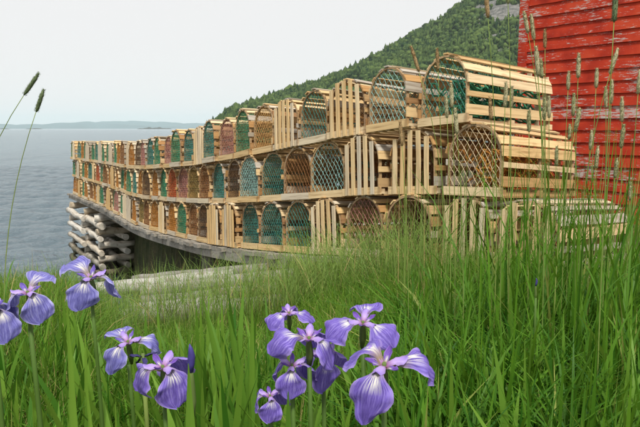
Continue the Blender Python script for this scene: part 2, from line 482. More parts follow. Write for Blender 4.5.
def forest():
    n = 42000
    X = rng.uniform(-180, 420, n); Y = rng.uniform(530, 960, n)
    px = 320 + X / Y * F
    ok = (px > 205) & (px < 575)
    X, Y = X[ok], Y[ok]
    Z = hill_z(X, Y)
    rk = rockiness(X, Y)
    ok = (Z > WATER + 1.5) & (rk + rng.uniform(-.25, .25, len(X)) < 0.5)
    X, Y, Z = X[ok], Y[ok], Z[ok]
    n = len(X)
    h = rng.gamma(8.0, 0.62, n) + 1.5
    r = h * rng.uniform(0.2, 0.34, n)
    broad = rng.random(n) < 0.3
    tone = np.clip(rng.normal(0.4, 0.2, n) + 0.25 * broad + 0.18 * np.sin(X * .05) * np.sin(Y * .04), 0, 0.98)
    S = 6
    rows = [(0.0, 0.55), (0.22, 1.0), (0.5, 0.62), (0.55, 0.75), (0.85, 0.25), (1.0, 0.0)]
    rowsb = [(0.0, 0.5), (0.2, 1.25), (0.45, 1.45), (0.6, 1.3), (0.72, 0.8), (0.78, 0.0)]
    V = np.zeros((n, len(rows), S, 3)); T = np.zeros((n, len(rows), S))
    for i in range(len(rows)):
        hh = np.where(broad, rowsb[i][0], rows[i][0]); rr = np.where(broad, rowsb[i][1], rows[i][1])
        for k in range(S):
            an = 2 * math.pi * k / S + 0.5 * i
            j = rng.uniform(0.6, 1.35, n)
            V[:, i, k, 0] = X + np.cos(an) * r * rr * j
            V[:, i, k, 1] = Y + np.sin(an) * r * rr * j
            V[:, i, k, 2] = Z + h * hh * rng.uniform(0.93, 1.05, n) - 0.3
            T[:, i, k] = tone
    base = (np.arange(n) * len(rows) * S)[:, None, None]
    i = np.arange(len(rows) - 1)[:, None]; k = np.arange(S)[None, :]
    q = np.stack([i * S + k, i * S + (k + 1) % S, (i + 1) * S + (k + 1) % S, (i + 1) * S + k], -1).reshape(1, -1, 4)
    Q = (base + q).reshape(-1, 4)
    me = mesh_np('forest', V.reshape(-1, 3), Q, False, {'tone': T.ravel()})
    mt = leaf_mat('conifer_foliage', (0.014, 0.040, 0.014), (0.10, 0.15, 0.038), transl=0.1, rough=0.9)
    tag(link('forest', me, mt), 'dark green mixed forest covering the hillside behind the traps', 'forest', kind='stuff')
forest()

# ------------------------------------------------------------------ red shed
def shed():
    m, nd, lk, bs = newmat('peeling_red_paint')
    tc = nd.new('ShaderNodeTexCoord'); oi = nd.new('ShaderNodeObjectInfo')
    off = nd.new('ShaderNodeMath'); off.operation = 'MULTIPLY'; off.inputs[1].default_value = 53.0
    lk.new(oi.outputs['Random'], off.inputs[0])
    ad = nd.new('ShaderNodeVectorMath'); ad.operation = 'ADD'
    lk.new(tc.outputs['Object'], ad.inputs[0]); lk.new(off.outputs[0], ad.inputs[1])
    mp = nd.new('ShaderNodeMapping'); mp.inputs['Scale'].default_value = (11, 11, 75)
    lk.new(ad.outputs[0], mp.inputs['Vector'])
    n1 = N(nd, 'ShaderNodeTexNoise', Scale=1.0, Detail=8.0, Roughness=0.78)
    lk.new(mp.outputs[0], n1.inputs['Vector'])
    n2 = N(nd, 'ShaderNodeTexNoise', Scale=1.3, Detail=3.0)
    lk.new(ad.outputs[0], n2.inputs['Vector'])
    sm = nd.new('ShaderNodeMath'); sm.operation = 'MULTIPLY_ADD'; sm.inputs[1].default_value = 0.45
    lk.new(n2.outputs[0], sm.inputs[0]); lk.new(n1.outputs[0], sm.inputs[2])
    # the top of each board, sheltered less, peels more
    pk = ramp(nd, [(0.80, (0, 0, 0)), (0.825, (1, 1, 1))])
    lk.new(sm.outputs[0], pk.inputs[0])
    red = ramp(nd, [(0.3, (0.28, 0.020, 0.009)), (0.5, (0.43, 0.036, 0.014)), (0.7, (0.51, 0.062, 0.024))])
    n3 = N(nd, 'ShaderNodeTexNoise', Scale=5.0, Detail=5.0); lk.new(ad.outputs[0], n3.inputs['Vector']); lk.new(n3.outputs[0], red.inputs[0])
    mx = nd.new('ShaderNodeMix'); mx.data_type = 'RGBA'
    mx.inputs['B'].default_value = (0.44, 0.38, 0.35, 1)
    lk.new(pk.outputs[0], mx.inputs['Factor']); lk.new(red.outputs[0], mx.inputs['A'])
    lk.new(mx.outputs['Result'], bs.inputs['Base Color'])
    bs.inputs['Roughness'].default_value = 0.75; bs.inputs['Specular IOR Level'].default_value = 0.2
    bp = N(nd, 'ShaderNodeBump', Strength=0.5, Distance=0.003)
    lk.new(sm.outputs[0], bp.inputs['Height']); lk.new(bp.outputs[0], bs.inputs['Normal'])
    M_RED = m
    c0 = Vector((2.06, 6.5, EYE.z - 1.25))
    ang = math.atan2(-0.94, 0.80)          # wall runs right and nearer
    root = empty('shed', c0); root.rotation_euler = (0, 0, ang)
    tag(root, 'red clapboard shed with peeling paint behind the lobster traps', 'shed')
    L, D, H, ex = 5.2, 4.0, 3.4, 0.112
    # local x along the seen wall, y = outward towards the viewer is -y
    cb = MB(); cb.box((0.03, 0.03, 0), (L - 0.03, D - 0.03, H)); cb.build('wall_core', plain('shed_core', (0.12, 0.03, 0.02)), root)
    prof = [(-0.004, 0.0), (-0.022, 0.0), (-0.006, ex + 0.02), (0.012, ex + 0.02)]
    def clap(len_):
        b = MB(); n = 22; vs = []
        for i in range(n + 1):
            x = len_ * i / n
            for (y, z) in prof:
                vs.append((x, y + random.uniform(-.0015, .0015), z + (random.uniform(-.003, .003) if z == 0 else 0)))
        fs = []
        for i in range(n):
            for k in range(4): fs.append((i*4+k, (i+1)*4+k, (i+1)*4+(k+1) % 4, i*4+(k+1) % 4))
        fs += [(0, 1, 2, 3), (n*4+3, n*4+2, n*4+1, n*4)]
        b.add(vs, fs); return b.mesh('clapboard')
    for side, (len_, rot, org) in enumerate(((L, 0, (0, 0, 0)), (D, -90, (0, D, 0)))):
        for i in range(int(H / ex)):
            cut = random.uniform(.2, .8) * (len_ - .11)
            for x0, ln in ((0, cut - .002), (cut + .002, len_ - .11 - cut)):
                mt = Matrix.Translation(org) @ Matrix.Rotation(R(rot), 4, 'Z') @ Matrix.Translation((0.055 + x0, 0.018, i * ex)) @ Matrix.Rotation(random.uniform(-.0016, .0016), 4, 'Y')
                link('clapboard', clap(ln), M_RED, root, mt)
    for (x, y) in ((0, 0), (L, 0), (0, D)):
        b = MB(); b.box((x - 0.03, y - 0.03, -0.1), (x + 0.055, y + 0.055, H)); b.build('corner_board', M_RED, root)
    # gable roof, out of the frame above
    b = MB()
    for s in (-1, 1):
        vs = [(-.2, D/2 - s*(D/2+.25), H - .05), (L+.2, D/2 - s*(D/2+.25), H - .05), (L+.2, D/2, H + 1.5), (-.2, D/2, H + 1.5)]
        vs += [(x, y, z + .06) for x, y, z in vs]
        b.add(vs, [(0,1,2,3), (4,7,6,5), (0,4,5,1), (1,5,6,2), (2,6,7,3), (3,7,4,0)])
    b.build('roof', plain('roof_felt', (0.05, 0.05, 0.05), 0.9, 20), root)
    b = MB()
    for x in (0.0, L):
        b.add([(x, 0, H), (x, D, H), (x, D/2, H + 1.45)], [(0, 1, 2)])
    b.build('gable', M_RED, root)
shed()

# ------------------------------------------------------------------ path of the trap pile
CTRL = [(1.62, 3.10), (1.08, 3.80), (0.50, 4.52), (-0.20, 5.42), (-0.95, 6.60), (-1.75, 8.00), (-3.10, 10.40), (-4.70, 13.50), (-6.95, 17.3)]
BASE = [-0.88, -0.89, -0.95, -1.09, -1.26, -1.42, -1.61, -1.70, -1.78]
_pts = []
_P = np.array([(x, y, EYE.z + z) for (x, y), z in zip(CTRL, BASE)])
for i in range(len(_P) - 1):                     # Catmull-Rom
    p0 = _P[max(i-1, 0)]; p1 = _P[i]; p2 = _P[i+1]; p3 = _P[min(i+2, len(_P)-1)]
    for t in np.linspace(0, 1, 40, endpoint=False):
        _pts.append(0.5 * ((2*p1) + (-p0+p2)*t + (2*p0-5*p1+4*p2-p3)*t*t + (-p0+3*p1-3*p2+p3)*t**3))
_pts.append(_P[-1]); _pts = np.array(_pts)
_s = np.concatenate([[0], np.cumsum(np.linalg.norm(np.diff(_pts, axis=0), axis=1))])
_s -= _s[40]                                      # s = 0 at the near corner of the pile
SMAX = _s[-1]
def path(s):
    return Vector([np.interp(s, _s, _pts[:, k]) for k in range(3)])
def frame(s):
    t = (path(min(s + 0.3, SMAX)) - path(s - 0.3)).normalized()
    back = Vector((0, 0, 1)).cross(t) * -1         # right and away from the viewer
    back.normalize()
    return t, back

TW, TL, TH, PITCHW = 0.425, 0.90, 0.466, 0.452

# ------------------------------------------------------------------ wharf under the pile
def wharf():
    root = empty('wharf', path(6.0)); inv = root.location
    tag(root, 'weathered grey timber wharf carrying the stacked lobster traps', 'wharf')
    pm = MB(); pm.box((-0.07, -0.075, -0.055), (0.07, 1.75, -0.012)); pshort = pm.mesh('deck_plank')
    pm = MB(); pm.box((-0.07, -0.075, -0.055), (0.07, 4.6, -0.012)); plong = pm.mesh('deck_plank')  # planks lengthened out of view so the space beneath stays dark
    s = -0.5
    while s < SMAX + 0.1:
        t, b = frame(min(s, SMAX - .01)); n = t.cross(b) * -1
        if n.z < 0: n = -n
        p = path(min(s, SMAX)) + t * max(0, s - SMAX)
        m = Matrix((( -t.x, b.x, n.x, 0), (-t.y, b.y, n.y, 0), (-t.z, b.z, n.z, 0), (0, 0, 0, 1)))
        m = Matrix.Translation(p - inv) @ m @ Matrix.Translation((0, random.uniform(-.04, .03), random.uniform(-.006, .004)))
        link('deck_plank', plong if s > 4.2 else pshort, M_GREY, root, m)
        s += 0.152
    cuts = [1.6, 4.3, 7.4, 10.4, 13.4, SMAX + 0.15]
    for off, nm in ((0.02, 'edge_beam'), (1.4, 'back_beam'), (3.0, 'back_beam')):
        for a, c in zip(cuts, cuts[1:]):
            if off > 2 and a < 4: continue
            m = MB(); k = 6; pts = []
            for i in range(k + 1):
                s = a + (c - a) * i / k
                t, b = frame(min(s, SMAX - .01)); p = path(min(s, SMAX)) + t * max(0, s - SMAX) + b * off - inv
                pts.append((p, b, t))
            vs = []
            for p, b, t in pts:
                for (u, w) in ((-.07, -.15), (.07, -.15), (.07, -.057), (-.07, -.057)):
                    vs.append(p + b * u + Vector((0, 0, w)))
            fs = [(0, 3, 2, 1), (k*4, k*4+1, k*4+2, k*4+3)]
            for i in range(k):
                for j in range(4): fs.append((i*4+j, (i+1)*4+j, (i+1)*4+(j+1) % 4, i*4+(j+1) % 4)[::-1])
            m.add(vs, fs); m.build(nm, M_GREY, root)
    for s, off, rr in ((5.2, .35, .13), (3.4, 1.3, .1), (5.5, 1.35, .1), (7.6, 1.3, .1), (5.2, 3.0, .1), (8.4, 3.0, .1)):
        t, b = frame(s); p = path(s) + b * off - inv
        g = float(land(p.x + inv.x, p.y + inv.y)) - inv.z
        m = MB(); m.tube([(p.x, p.y, g - .4), (p.x + .02, p.y, (g + p.z) / 2), (p.x, p.y, p.z - .152)], [rr * 1.1, rr, rr * .95], 9)
        m.build('post', M_GREY, root)
wharf()

def crib():
    o = path(12.9); o.z = WATER - 0.5
    root = empty('log_crib', o)
    tag(root, 'log crib of stacked peeled logs standing in the water under the wharf end', 'crib')
    D = 0.16
    def log(a, c, r):
        m = MB(); k = 6; d = c - a; L = d.length
        pts = [Vector((L * i / k, random.uniform(-.022, .022), random.uniform(-.018, .018))) for i in range(k + 1)]
        m.tube(pts, [r * random.uniform(.86, 1.1) * (1.06 - .12 * i / k) for i in range(k + 1)], 10)
        link('log', m.mesh('log'), M_LOG, root, Matrix.Translation(a - o) @ d.to_track_quat('X', 'Z').to_matrix().to_4x4())
    stations = [SMAX - 0.45, 13.6, 12.0]
    for i in range(14):
        for k, s in enumerate(stations):
            t, b = frame(min(s, SMAX - .01)); p = path(s)
            zt = p.z - 0.31 - i * D
            if zt < WATER - 0.5: continue
            r = D / 2 * random.uniform(.92, 1.06)
            if i % 2 == 0:      # cross logs, ends to the viewer
                a = p - b * random.uniform(.05, .16); a.z = zt
                c = p + b * 0.75; c.z = zt
                log(a, c, r)
            elif k < 2:         # stringers along the face
                s2 = stations[k + 1]; q = path(s2); t2, b2 = frame(s2)
                a = p + t * random.uniform(.1, .22) - b * (0.02 + .1 * (k == 0)); a.z = zt
                c = q - t2 * random.uniform(.1, .25) - b2 * (0.02 + .1 * (k == 0)); c.z = q.z - 0.31 - i * D
                log(a, c, r)
                log(a + b * 0.55, c + b2 * 0.55, r)
crib()

# ------------------------------------------------------------------ old boardwalk / slip of grey timbers in the grass
def slip():
    o = Vector((-0.9, 5.0, 0)); o.z = float(land(o.x, o.y))
    root = empty('log_slip', o)
    tag(root, 'bleached grey log slip lying in the grass below the wharf', 'slip')
    def zs(x, y): return EYE.z - 1.09 - 0.05 * (y - 3.9) + 0.09 * (x + 1.0)
    for i in range(6):
        d = 3.72 + i * 0.27 + random.uniform(-.03, .03)
        x0 = (random.uniform(90, 150) - 320) / F * d; x1 = (random.uniform(215, 290) + i * 4 - 320) / F * d
        m = MB(); k = 14; pts = []; sl = random.uniform(-.02, .14); dz = random.uniform(-.03, .025); r = random.uniform(.036, .066)
        for j in range(k + 1):
            x = x0 + (x1 - x0) * j / k; y = d + sl * (x + 1)
            pts.append((x - o.x, y - o.y, zs(x, y) - 0.07 + dz + random.uniform(-.004, .004) - o.z))
        m.tube(pts, [r * random.uniform(.93, 1.06) for _ in pts], 10)
        m.build('log', M_SLIP, root)
    for x in (-1.3, -0.75, -0.2):
        m = MB(); m.tube([(x - o.x, y - o.y, zs(x, y) - .21 - o.z) for y in np.linspace(3.75, 5.2, 5)], .07, 8); m.build('bearer', M_SLIP, root)
M_SLIP = wood_mat('bleached_log', [(0.35,0.34,0.31), (0.26,0.25,0.22), (0.42,0.41,0.38), (0.21,0.20,0.18)], scale=(5, 40, 40), bump=1.0)
slip()

# ------------------------------------------------------------------ lobster traps
def arch_pt(a):
    """point on the bow at parameter a in 0..1, left foot to right foot"""
    w, z0, h = TW / 2 - 0.012, 0.045, TH - 0.055
    st = h - w * 1.02           # height of the straight sides
    per = 2 * st + math.pi * w
    q = a * per
    if q < st: return (-w, z0 + q), (-1.0, 0.0)
    q -= st
    if q < math.pi * w:
        an = math.pi - q / w
        return (w * math.cos(an), z0 + st + w * 1.02 * math.sin(an)), (math.cos(an), math.sin(an))
    q -= math.pi * w
    return (w, z0 + st - q), (1.0, 0.0)

def bow_mesh():
    m = MB(); n = 22; vs = []
    for i in range(n + 1):
        (x, z), (nx, nz) = arch_pt(i / n)
        for (u, y) in ((-.008, -.011), (.006, -.011), (.006, .011), (-.008, .011)):
            vs.append((x + nx * u, y, z + nz * u))
    fs = []
    for i in range(n):
        for j in range(4): fs.append((i*4+j, i*4+(j+1) % 4, (i+1)*4+(j+1) % 4, (i+1)*4+j))
    m.add(vs, fs); return m.mesh('bow')

def lath_mesh(w, th, L, seed):
    r = random.Random(seed)
    m = MB(); n = 4; vs = []
    for i in range(n + 1):
        y = -L / 2 + L * i / n
        b = r.uniform(-.003, .003); ww = w / 2 * r.uniform(.93, 1.05)
        for (x, z) in ((-ww, 0), (ww, 0), (ww, th), (-ww, th)):
            vs.append((x + r.uniform(-.001, .001), y, z + b))
    fs = [(0, 1, 2, 3), (n*4+3, n*4+2, n*4+1, n*4)]
    for i in range(n):
        for j in range(4): fs.append((i*4+j, (i+1)*4+j, (i+1)*4+(j+1) % 4, i*4+(j+1) % 4))
    m.add(vs, fs); return m.mesh('lath')

LATH_W = [lath_mesh(0.064, 0.011, TL + 0.02, i) for i in range(3)]
LATH_N = [lath_mesh(0.042, 0.011, TL + 0.02, 9 + i) for i in range(3)]
def side_laths():
    out = []
    for a, wide in ((0.045, 1), (0.16, 0), (0.255, 1), (0.345, 0), (0.425, 0), (0.50, 0), (0.56, 0), (0.628, 0), (0.705, 1), (0.773, 1), (0.862, 0), (0.955, 1)):
        out.append((a, wide))
    return out
SIDE = side_laths()
def lath_matrix(a, rnd):
    (x, z), (nx, nz) = arch_pt(a)
    rot = Matrix(((nz, 0, nx, 0), (0, 1, 0, 0), (-nx, 0, nz, 0), (0, 0, 0, 1)))
    return Matrix.Translation((x + nx * .007, TL / 2 + rnd.uniform(-.012, .012), z + nz * .007 + rnd.uniform(-.004, .004))) @ rot @ Matrix.Rotation(rnd.uniform(-.02, .02), 4, 'Z') @ Matrix.Diagonal((rnd.uniform(.85, 1.1), rnd.uniform(.97, 1.01), 1, 1))

def base_mesh():
    m = MB()
    w = TW / 2 + 0.012
    for y in (0.0, TL / 2 - .0175, TL - .035): m.box((-w, y, 0.004), (w, y + .035, .042))
    for x in (-w + .03, w - .065): m.box((x, .037, .002), (x + .035, TL / 2 - .02, .03)); m.box((x, TL / 2 + .02, .002), (x + .035, TL - .037, .03))
    return m.mesh('base_frame')
BASE_M = base_mesh()
def sill_mesh():
    m = MB(); w = TW / 2 + .014
    m.box((-w, -.016, -.002), (w, -.001, .056)); return m.mesh('sill_board')
SILL_M = sill_mesh()
BOW_M = bow_mesh()
def floor_mesh():
    m = MB()
    for i in range(5):
        x = -.17 + .085 * i
        m.box((x - .024, .002, -.008), (x + .024, TL - .002, .003))
    return m.mesh('floor_laths')
FLOOR_M = floor_mesh()

def inside(x, z, pad=0.0):
    w, z0, h = TW / 2 - 0.012 - pad, 0.045, TH - 0.055 - pad
    st = h - w * 1.02
    if z < z0 or abs(x) > w: return False
    if z <= z0 + st: return True
    return (x / w) ** 2 + ((z - z0 - st) / (w * 1.02)) ** 2 <= 1.0

def net_mesh(seed, cw, ch, thick, ysag=0.02, y0=0.0):
    """diamond twine net stretched over the bow; every strand is a thin three-sided bar"""
    r = random.Random(seed)
    nodes = {}; V = []; Fc = []
    nx = int(TW / cw) + 3; nz = int(TH / (ch / 2)) + 3
    def P(i, k):
        key = (i, k)
        if key not in nodes:
            x = (i - nx / 2) * cw + (cw / 2 if k % 2 else 0) + r.uniform(-.1, .1) * cw
            z = 0.035 + k * ch / 2 + r.uniform(-.08, .08) * ch
            nodes[key] = (x, z)
        return nodes[key]
    def bar(a, b):
        ia, ib = inside(*a), inside(*b)
        if not (ia or ib): return
        if not ia: a, b, ia, ib = b, a, ib, ia
        if not ib:
            lo, hi = 0.0, 1.0
            for _ in range(8):
                md = (lo + hi) / 2; q = (a[0] + (b[0]-a[0])*md, a[1] + (b[1]-a[1])*md)
                if inside(*q): lo = md
                else: hi = md
            b = (a[0] + (b[0]-a[0])*lo, a[1] + (b[1]-a[1])*lo)
        def dep(p): 
            return y0 + ysag * max(0, 1 - (p[0] / (TW/2))**2) * max(0, 1 - ((p[1] - .24) / .25)**2)
        A = Vector((a[0], dep(a), a[1])); B = Vector((b[0], dep(b), b[1]))
        t = B - A
        if t.length < 1e-4: return
        t.normalize(); s = t.cross(Vector((0, 1, 0))).normalized(); n = Vector((0, -1, 0))
        n0 = len(V)
        for p in (A, B):
            V.extend([p + s * thick / 2, p - s * thick / 2, p + n * thick * .75])
        Fc.extend([(n0, n0+3, n0+5, n0+2), (n0+2, n0+5, n0+4, n0+1), (n0+1, n0+4, n0+3, n0)])
    for k in range(nz):
        for i in range(nx + 1):
            a = P(i, k)
            if k % 2: bar(a, P(i, k+1)); bar(a, P(i+1, k+1))
            else: bar(a, P(i, k+1)); bar(a, P(i-1, k+1))
    me = mesh_np('end_net', np.array([tuple(v) for v in V]), np.array(Fc), False)
    return me
NETS_COARSE = [net_mesh(i, .046, .068, .0044) for i in range(2)]
NETS_MID = [net_mesh(10 + i, .036, .054, .0046) for i in range(2)]
NETS_FINE = [net_mesh(20 + i, .038, .056, .0050) for i in range(2)]
INNER = [net_mesh(30 + i, .04, .06, .006, 0.16, TL * 0.30) for i in range(2)]
INNER_FINE = [net_mesh(34 + i, .038, .054, .0062, 0.12, TL * 0.22) for i in range(2)]

def end_lath_mesh(x, seed):
    r = random.Random(seed); m = MB()
    (zt) = 0
    w = TW/2 - .012; st = TH - .055 - w * 1.02
    zt = .045 + st + w * 1.02 * math.sqrt(max(0, 1 - abs(x / w) ** 2.7)) - .004
    hw = .0175
    z0 = .0
    lean = r.uniform(-.006, .006)
    vs = []
    for z, l in ((z0, 0), ((z0 + zt) / 2, r.uniform(-.004, .004)), (zt, lean)):
        for (u, y) in ((-hw, -.030), (hw, -.030), (hw, -.0175), (-hw, -.0175)): vs.append((u + l, y + r.uniform(-.002, 0), z))
    fs = [(3, 2, 1, 0), (8, 9, 10, 11)]
    for i in range(2):
        for j in range(4): fs.append((i*4+j, i*4+(j+1) % 4, (i+1)*4+(j+1) % 4, (i+1)*4+j))
    m.add(vs, fs); return m.mesh('end_lath')
END_X = (-.15, -.075, 0.0, .075, .15)
END_L = [[end_lath_mesh(x, 5 * k + i) for i, x in enumerate(END_X)] for k in range(3)]

# far traps are too small for single laths: joined covers
def cover_mesh(seed):
    r = random.Random(seed); V = []; Q = []
    for a, wide in SIDE:
        src = (LATH_W if wide else LATH_N)[seed % 3]; mt = lath_matrix(a, r); b = len(V)
        V += [tuple(mt @ v.co) for v in src.vertices]
        Q += [tuple(b + i for i in p.vertices) for p in src.polygons]
    me = bpy.data.meshes.new('lath_cover'); me.from_pydata(V, [], Q); me.update(); return me
COVERS = [cover_mesh(i) for i in range(3)]
def join_meshes(name, lst):
    V = []; Q = []
    for src, mt in lst:
        b = len(V); V += [tuple(mt @ v.co) for v in src.vertices]; Q += [tuple(b + i for i in p.vertices) for p in src.polygons]
    me = bpy.data.meshes.new(name); me.from_pydata(V, [], Q); me.update(); return me
BOWS3 = join_meshes('bows', [(BOW_M, Matrix.Translation((0, y, 0))) for y in (.012, TL / 2, TL - .012)])
END5 = [join_meshes('end_laths', [(END_L[k][i], Matrix.Translation((x, 0, 0))) for i, x in enumerate(END_X)]) for k in range(3)]

def rope_mesh(seed, n, rad, box):
    """a tangle of loose rope / webbing left inside a trap"""
    r = random.Random(seed); m = MB()
    (x0, x1), (y0, y1), (z0, z1) = box
    for _ in range(n):
        p = Vector((r.uniform(x0, x1), r.uniform(y0, y1), r.uniform(z0, z1))); pts = []
        a = r.uniform(0, 6.3); rr = r.uniform(.05, .13)
        for k in range(9):
            an = a + k * .7
            q = p + Vector((math.cos(an) * rr * .8, math.sin(an) * rr * 1.6, math.sin(an * 1.7) * .05))
            q.x = max(x0, min(x1, q.x)); q.y = max(y0, min(y1, q.y)); q.z = max(z0, min(z1, q.z)); pts.append(q)
        m.tube(pts, rad, 4, False)
    return m.mesh('rope_tangle')
ROPE = rope_mesh(3, 46, .007, ((-.165, .165), (.05, .85), (.06, .30)))

ROWS = {
 'top':    ['teal', 'pteal', 'slat', 'teal', 'slat', 'tan', 'green', 'pink', 'teal', 'slat', 'teal', 'green', 'pink', 'green', 'teal', 'pink', 'dark', 'orange', 'slat', 'brown', 'orange', 'green', 'slat', 'green', 'green', 'slat', 'teal', 'green', 'slat', 'green', 'orange', 'teal', 'slat', 'green'],
 'middle': ['cream', 'slat', 'slat', 'pteal', 'brown', 'teal', 'pteal', 'dark', 'teal', 'brown', 'olive', 'pink', 'red', 'green', 'orange', 'dark', 'orange', 'teal', 'green', 'orange', 'green', 'orange', 'slat', 'orange', 'brown', 'green', 'red', 'slat', 'teal', 'orange', 'green', 'slat', 'orange', 'green'],
 'bottom': ['slat', 'slat', 'dark', 'pink', 'slat', 'teal', 'teal', 'teal', 'slat', 'slat', 'dark', 'brown', 'green', 'orange', 'slat', 'orange', 'brown', 'olive', 'orange', 'slat', 'slat', 'green', 'pink', 'green', 'slat', 'orange', 'green', 'slat', 'orange', 'brown', 'orange', 'green', 'slat', 'orange', 'orange'],
}
ORD = ['first', 'second', 'third', 'fourth', 'fifth', 'sixth', 'seventh', 'eighth', 'ninth', 'tenth', 'eleventh', 'twelfth', 'thirteenth', 'fourteenth',
       'fifteenth', 'sixteenth', 'seventeenth', 'eighteenth', 'nineteenth', 'twentieth', 'twenty-first', 'twenty-second', 'twenty-third', 'twenty-fourth',
       'twenty-fifth', 'twenty-sixth', 'twenty-seventh', 'twenty-eighth', 'twenty-ninth', 'thirtieth', 'thirty-first', 'thirty-second', 'thirty-third', 'thirty-fourth',
       'thirty-fifth', 'thirty-sixth', 'thirty-seventh', 'thirty-eighth', 'thirty-ninth', 'fortieth']

def trap(s, layer, kind, idx, total, row):
    rnd = random.Random(layer * 100 + idx)
    t, b = frame(min(s, SMAX - .05))
    far = path(s).y > 9.3
    tilt = R(4.0 if s < 3 else 2.5)
    b = (b * math.cos(tilt) - Vector((0, 0, 1)) * math.sin(tilt)).normalized()
    n = (-t).cross(b).normalized()
    yaw = Matrix.Rotation(R(rnd.uniform(-4, 4)), 4, 'Z') @ Matrix.Rotation(R(rnd.uniform(-.8, .8)), 4, 'Y')
    if layer == 1 and idx == 0: yaw = Matrix.Rotation(R(1.5), 4, 'Z'); s -= .05
    p = path(s) + n * (layer * (TH + .006)) + b * rnd.uniform(-.025, .03)
    m = Matrix(((-t.x, b.x, n.x, 0), (-t.y, b.y, n.y, 0), (-t.z, b.z, n.z, 0), (0, 0, 0, 1)))
    hs = rnd.uniform(.95, 1.07) if layer == 2 and idx else 1.0
    root = empty('lobster_trap'); root.matrix_world = Matrix.Translation(p) @ m @ yaw @ Matrix.Diagonal((1, 1, hs, 1))
    if idx < total * 0.55: where = ORD[idx] + ' from the shed' if idx else 'nearest the shed'
    else: where = ORD[total - 1 - idx] + ' from the sea end' if idx < total - 1 else 'at the sea end'
    what = 'wooden lobster trap with upright end laths' if kind == 'slat' else 'wooden lobster trap with %s net end' % NET_WORDS[kind]
    tag(root, '%s, %s, %s row' % (what, where, row), 'lobster trap', 'lobster traps stacked on the wharf')
    bf = link('base_frame', BASE_M, M_LATH, root)
    worn = rnd.choice([.03, .1, .1, .4])
    wood = M_PALE if rnd.random() < (.75 if kind == 'slat' else .35) else M_LATH
    if far:
        link('bows', BOWS3, M_BOW, root)
        link('lath_cover', COVERS[idx % 3], rnd.choice([M_PALE, M_LATH, M_LATH, M_WORN]), root)
    else:
        for y in (.012, TL / 2, TL - .012): link('bow', BOW_M, M_BOW, root, Matrix.Translation((0, y, 0)))
        for i, (a, wide) in enumerate(SIDE):
            if rnd.random() < .03: continue
            side = M_LATH if rnd.random() < .7 else wood
            if (0.3 > a or a > 0.7) and rnd.random() < .72: side = M_BROWN
            if rnd.random() < worn: side = M_WORN
            if s < .5 and .3 < a: side = M_LATH if layer else (M_WORN if i % 3 else M_LATH)
            link('side_lath', rnd.choice(LATH_W if wide else LATH_N), side, root, lath_matrix(a, rnd))
    link('floor_laths', FLOOR_M, M_BROWN if rnd.random() < .6 else M_LATH, bf)
    link('sill_board', SILL_M, M_SILL, bf)
    if kind == 'slat':
        if far: link('end_laths', END5[idx % 3], M_UPR, root)
        else:
            es = END_L[idx % 3]
            for i, x in enumerate(END_X): link('end_lath', es[i], M_UPR, root, Matrix.Translation((x, 0, 0)))
        inner = NETS[rnd.choice(['brown', 'dark', 'orange'])]
    else:
        d = path(s).y
        nets = NETS_COARSE if d < 5.6 else (NETS_MID if d < 7.2 else NETS_FINE)
        link('end_net', nets[idx % 2], NETS[kind], root)
        inner = NETS[{'cream': 'orange', 'pteal': 'teal'}.get(kind, kind)]
    link('inner_net', (INNER if path(s).y < 5.6 else INNER_FINE)[idx % 2], inner, root)
    # far end of the trap, closed by laths
    link('rear_laths', END5[(idx + 1) % 3], M_UPB if rnd.random() < .7 else M_UPR, root, Matrix.Translation((0, TL, 0)) @ Matrix.Rotation(math.pi, 4, 'Z'))
    if layer == 2 and idx in (0,): link('rope_tangle', ROPE, NETS['green'], root)
    if layer == 1 and idx == 0: link('rope_tangle', ROPE, NETS['orange'], root)

for layer, row, s0 in ((0, 'bottom', -0.22), (1, 'middle', 0.24), (2, 'top', 0.44)):
    tot = 0; s = s0
    sp = []
    while s < SMAX - 0.15:
        sp.append(s); s += PITCHW * random.uniform(.985, 1.04)
    kinds = ROWS[row]
    for i, s in enumerate(sp):
        trap(s, layer, kinds[i % len(kinds)], i, len(sp), row)

# ------------------------------------------------------------------ grass
def blades(P, h, w, az, lean, tone, rows=5, curl=1.0, fold=0.0):
    """P (n,3) feet; blades bend over towards az"""
    n = len(P)
    V = np.zeros((n, rows, 2, 3)); T = np.zeros((n, rows, 2))
    side = np.stack([-np.sin(az), np.cos(az)], -1)
    tw = rng.uniform(-.9, .9, n)
    s2 = np.stack([side[:, 0] * np.cos(tw) + np.cos(az) * np.sin(tw), side[:, 1] * np.cos(tw) + np.sin(az) * np.sin(tw)], -1)
    for i in range(rows):
        u = i / (rows - 1)
        out = h * lean * (0.35 * u + 0.65 * u ** 2.2 * curl)
        up = h * (u - 0.35 * np.clip(lean, 0, 1.4) * u ** 3)
        cx = P[:, 0] + np.cos(az) * out; cy = P[:, 1] + np.sin(az) * out; cz = P[:, 2] + up
        ww = w * (0.55 + 0.9 * u) * (1 - u ** 2.2) * 0.62 + 0.0002
        for k, sg in enumerate((-1, 1)):
            V[:, i, k, 0] = cx + sg * s2[:, 0] * ww; V[:, i, k, 1] = cy + sg * s2[:, 1] * ww; V[:, i, k, 2] = cz
            T[:, i, k] = tone
    base = (np.arange(n) * rows * 2)[:, None, None]
    i = np.arange(rows - 1)[:, None]
    q = np.stack([i*2, i*2+1, i*2+3, i*2+2], -1).reshape(1, -1, 4)
    return V.reshape(-1, 3), (base + q).reshape(-1, 4), T.ravel()

def scatter(n, d0, d1, px0, px1, power=1.0):
    """points on the bank, spread in ground area over a wedge ahead of the camera"""
    u = rng.random(n) ** power
    d = np.sqrt(d0**2 + u * (d1**2 - d0**2))
    px = rng.uniform(px0, px1, n)
    X = (px - 320) / F * d
    return X, d

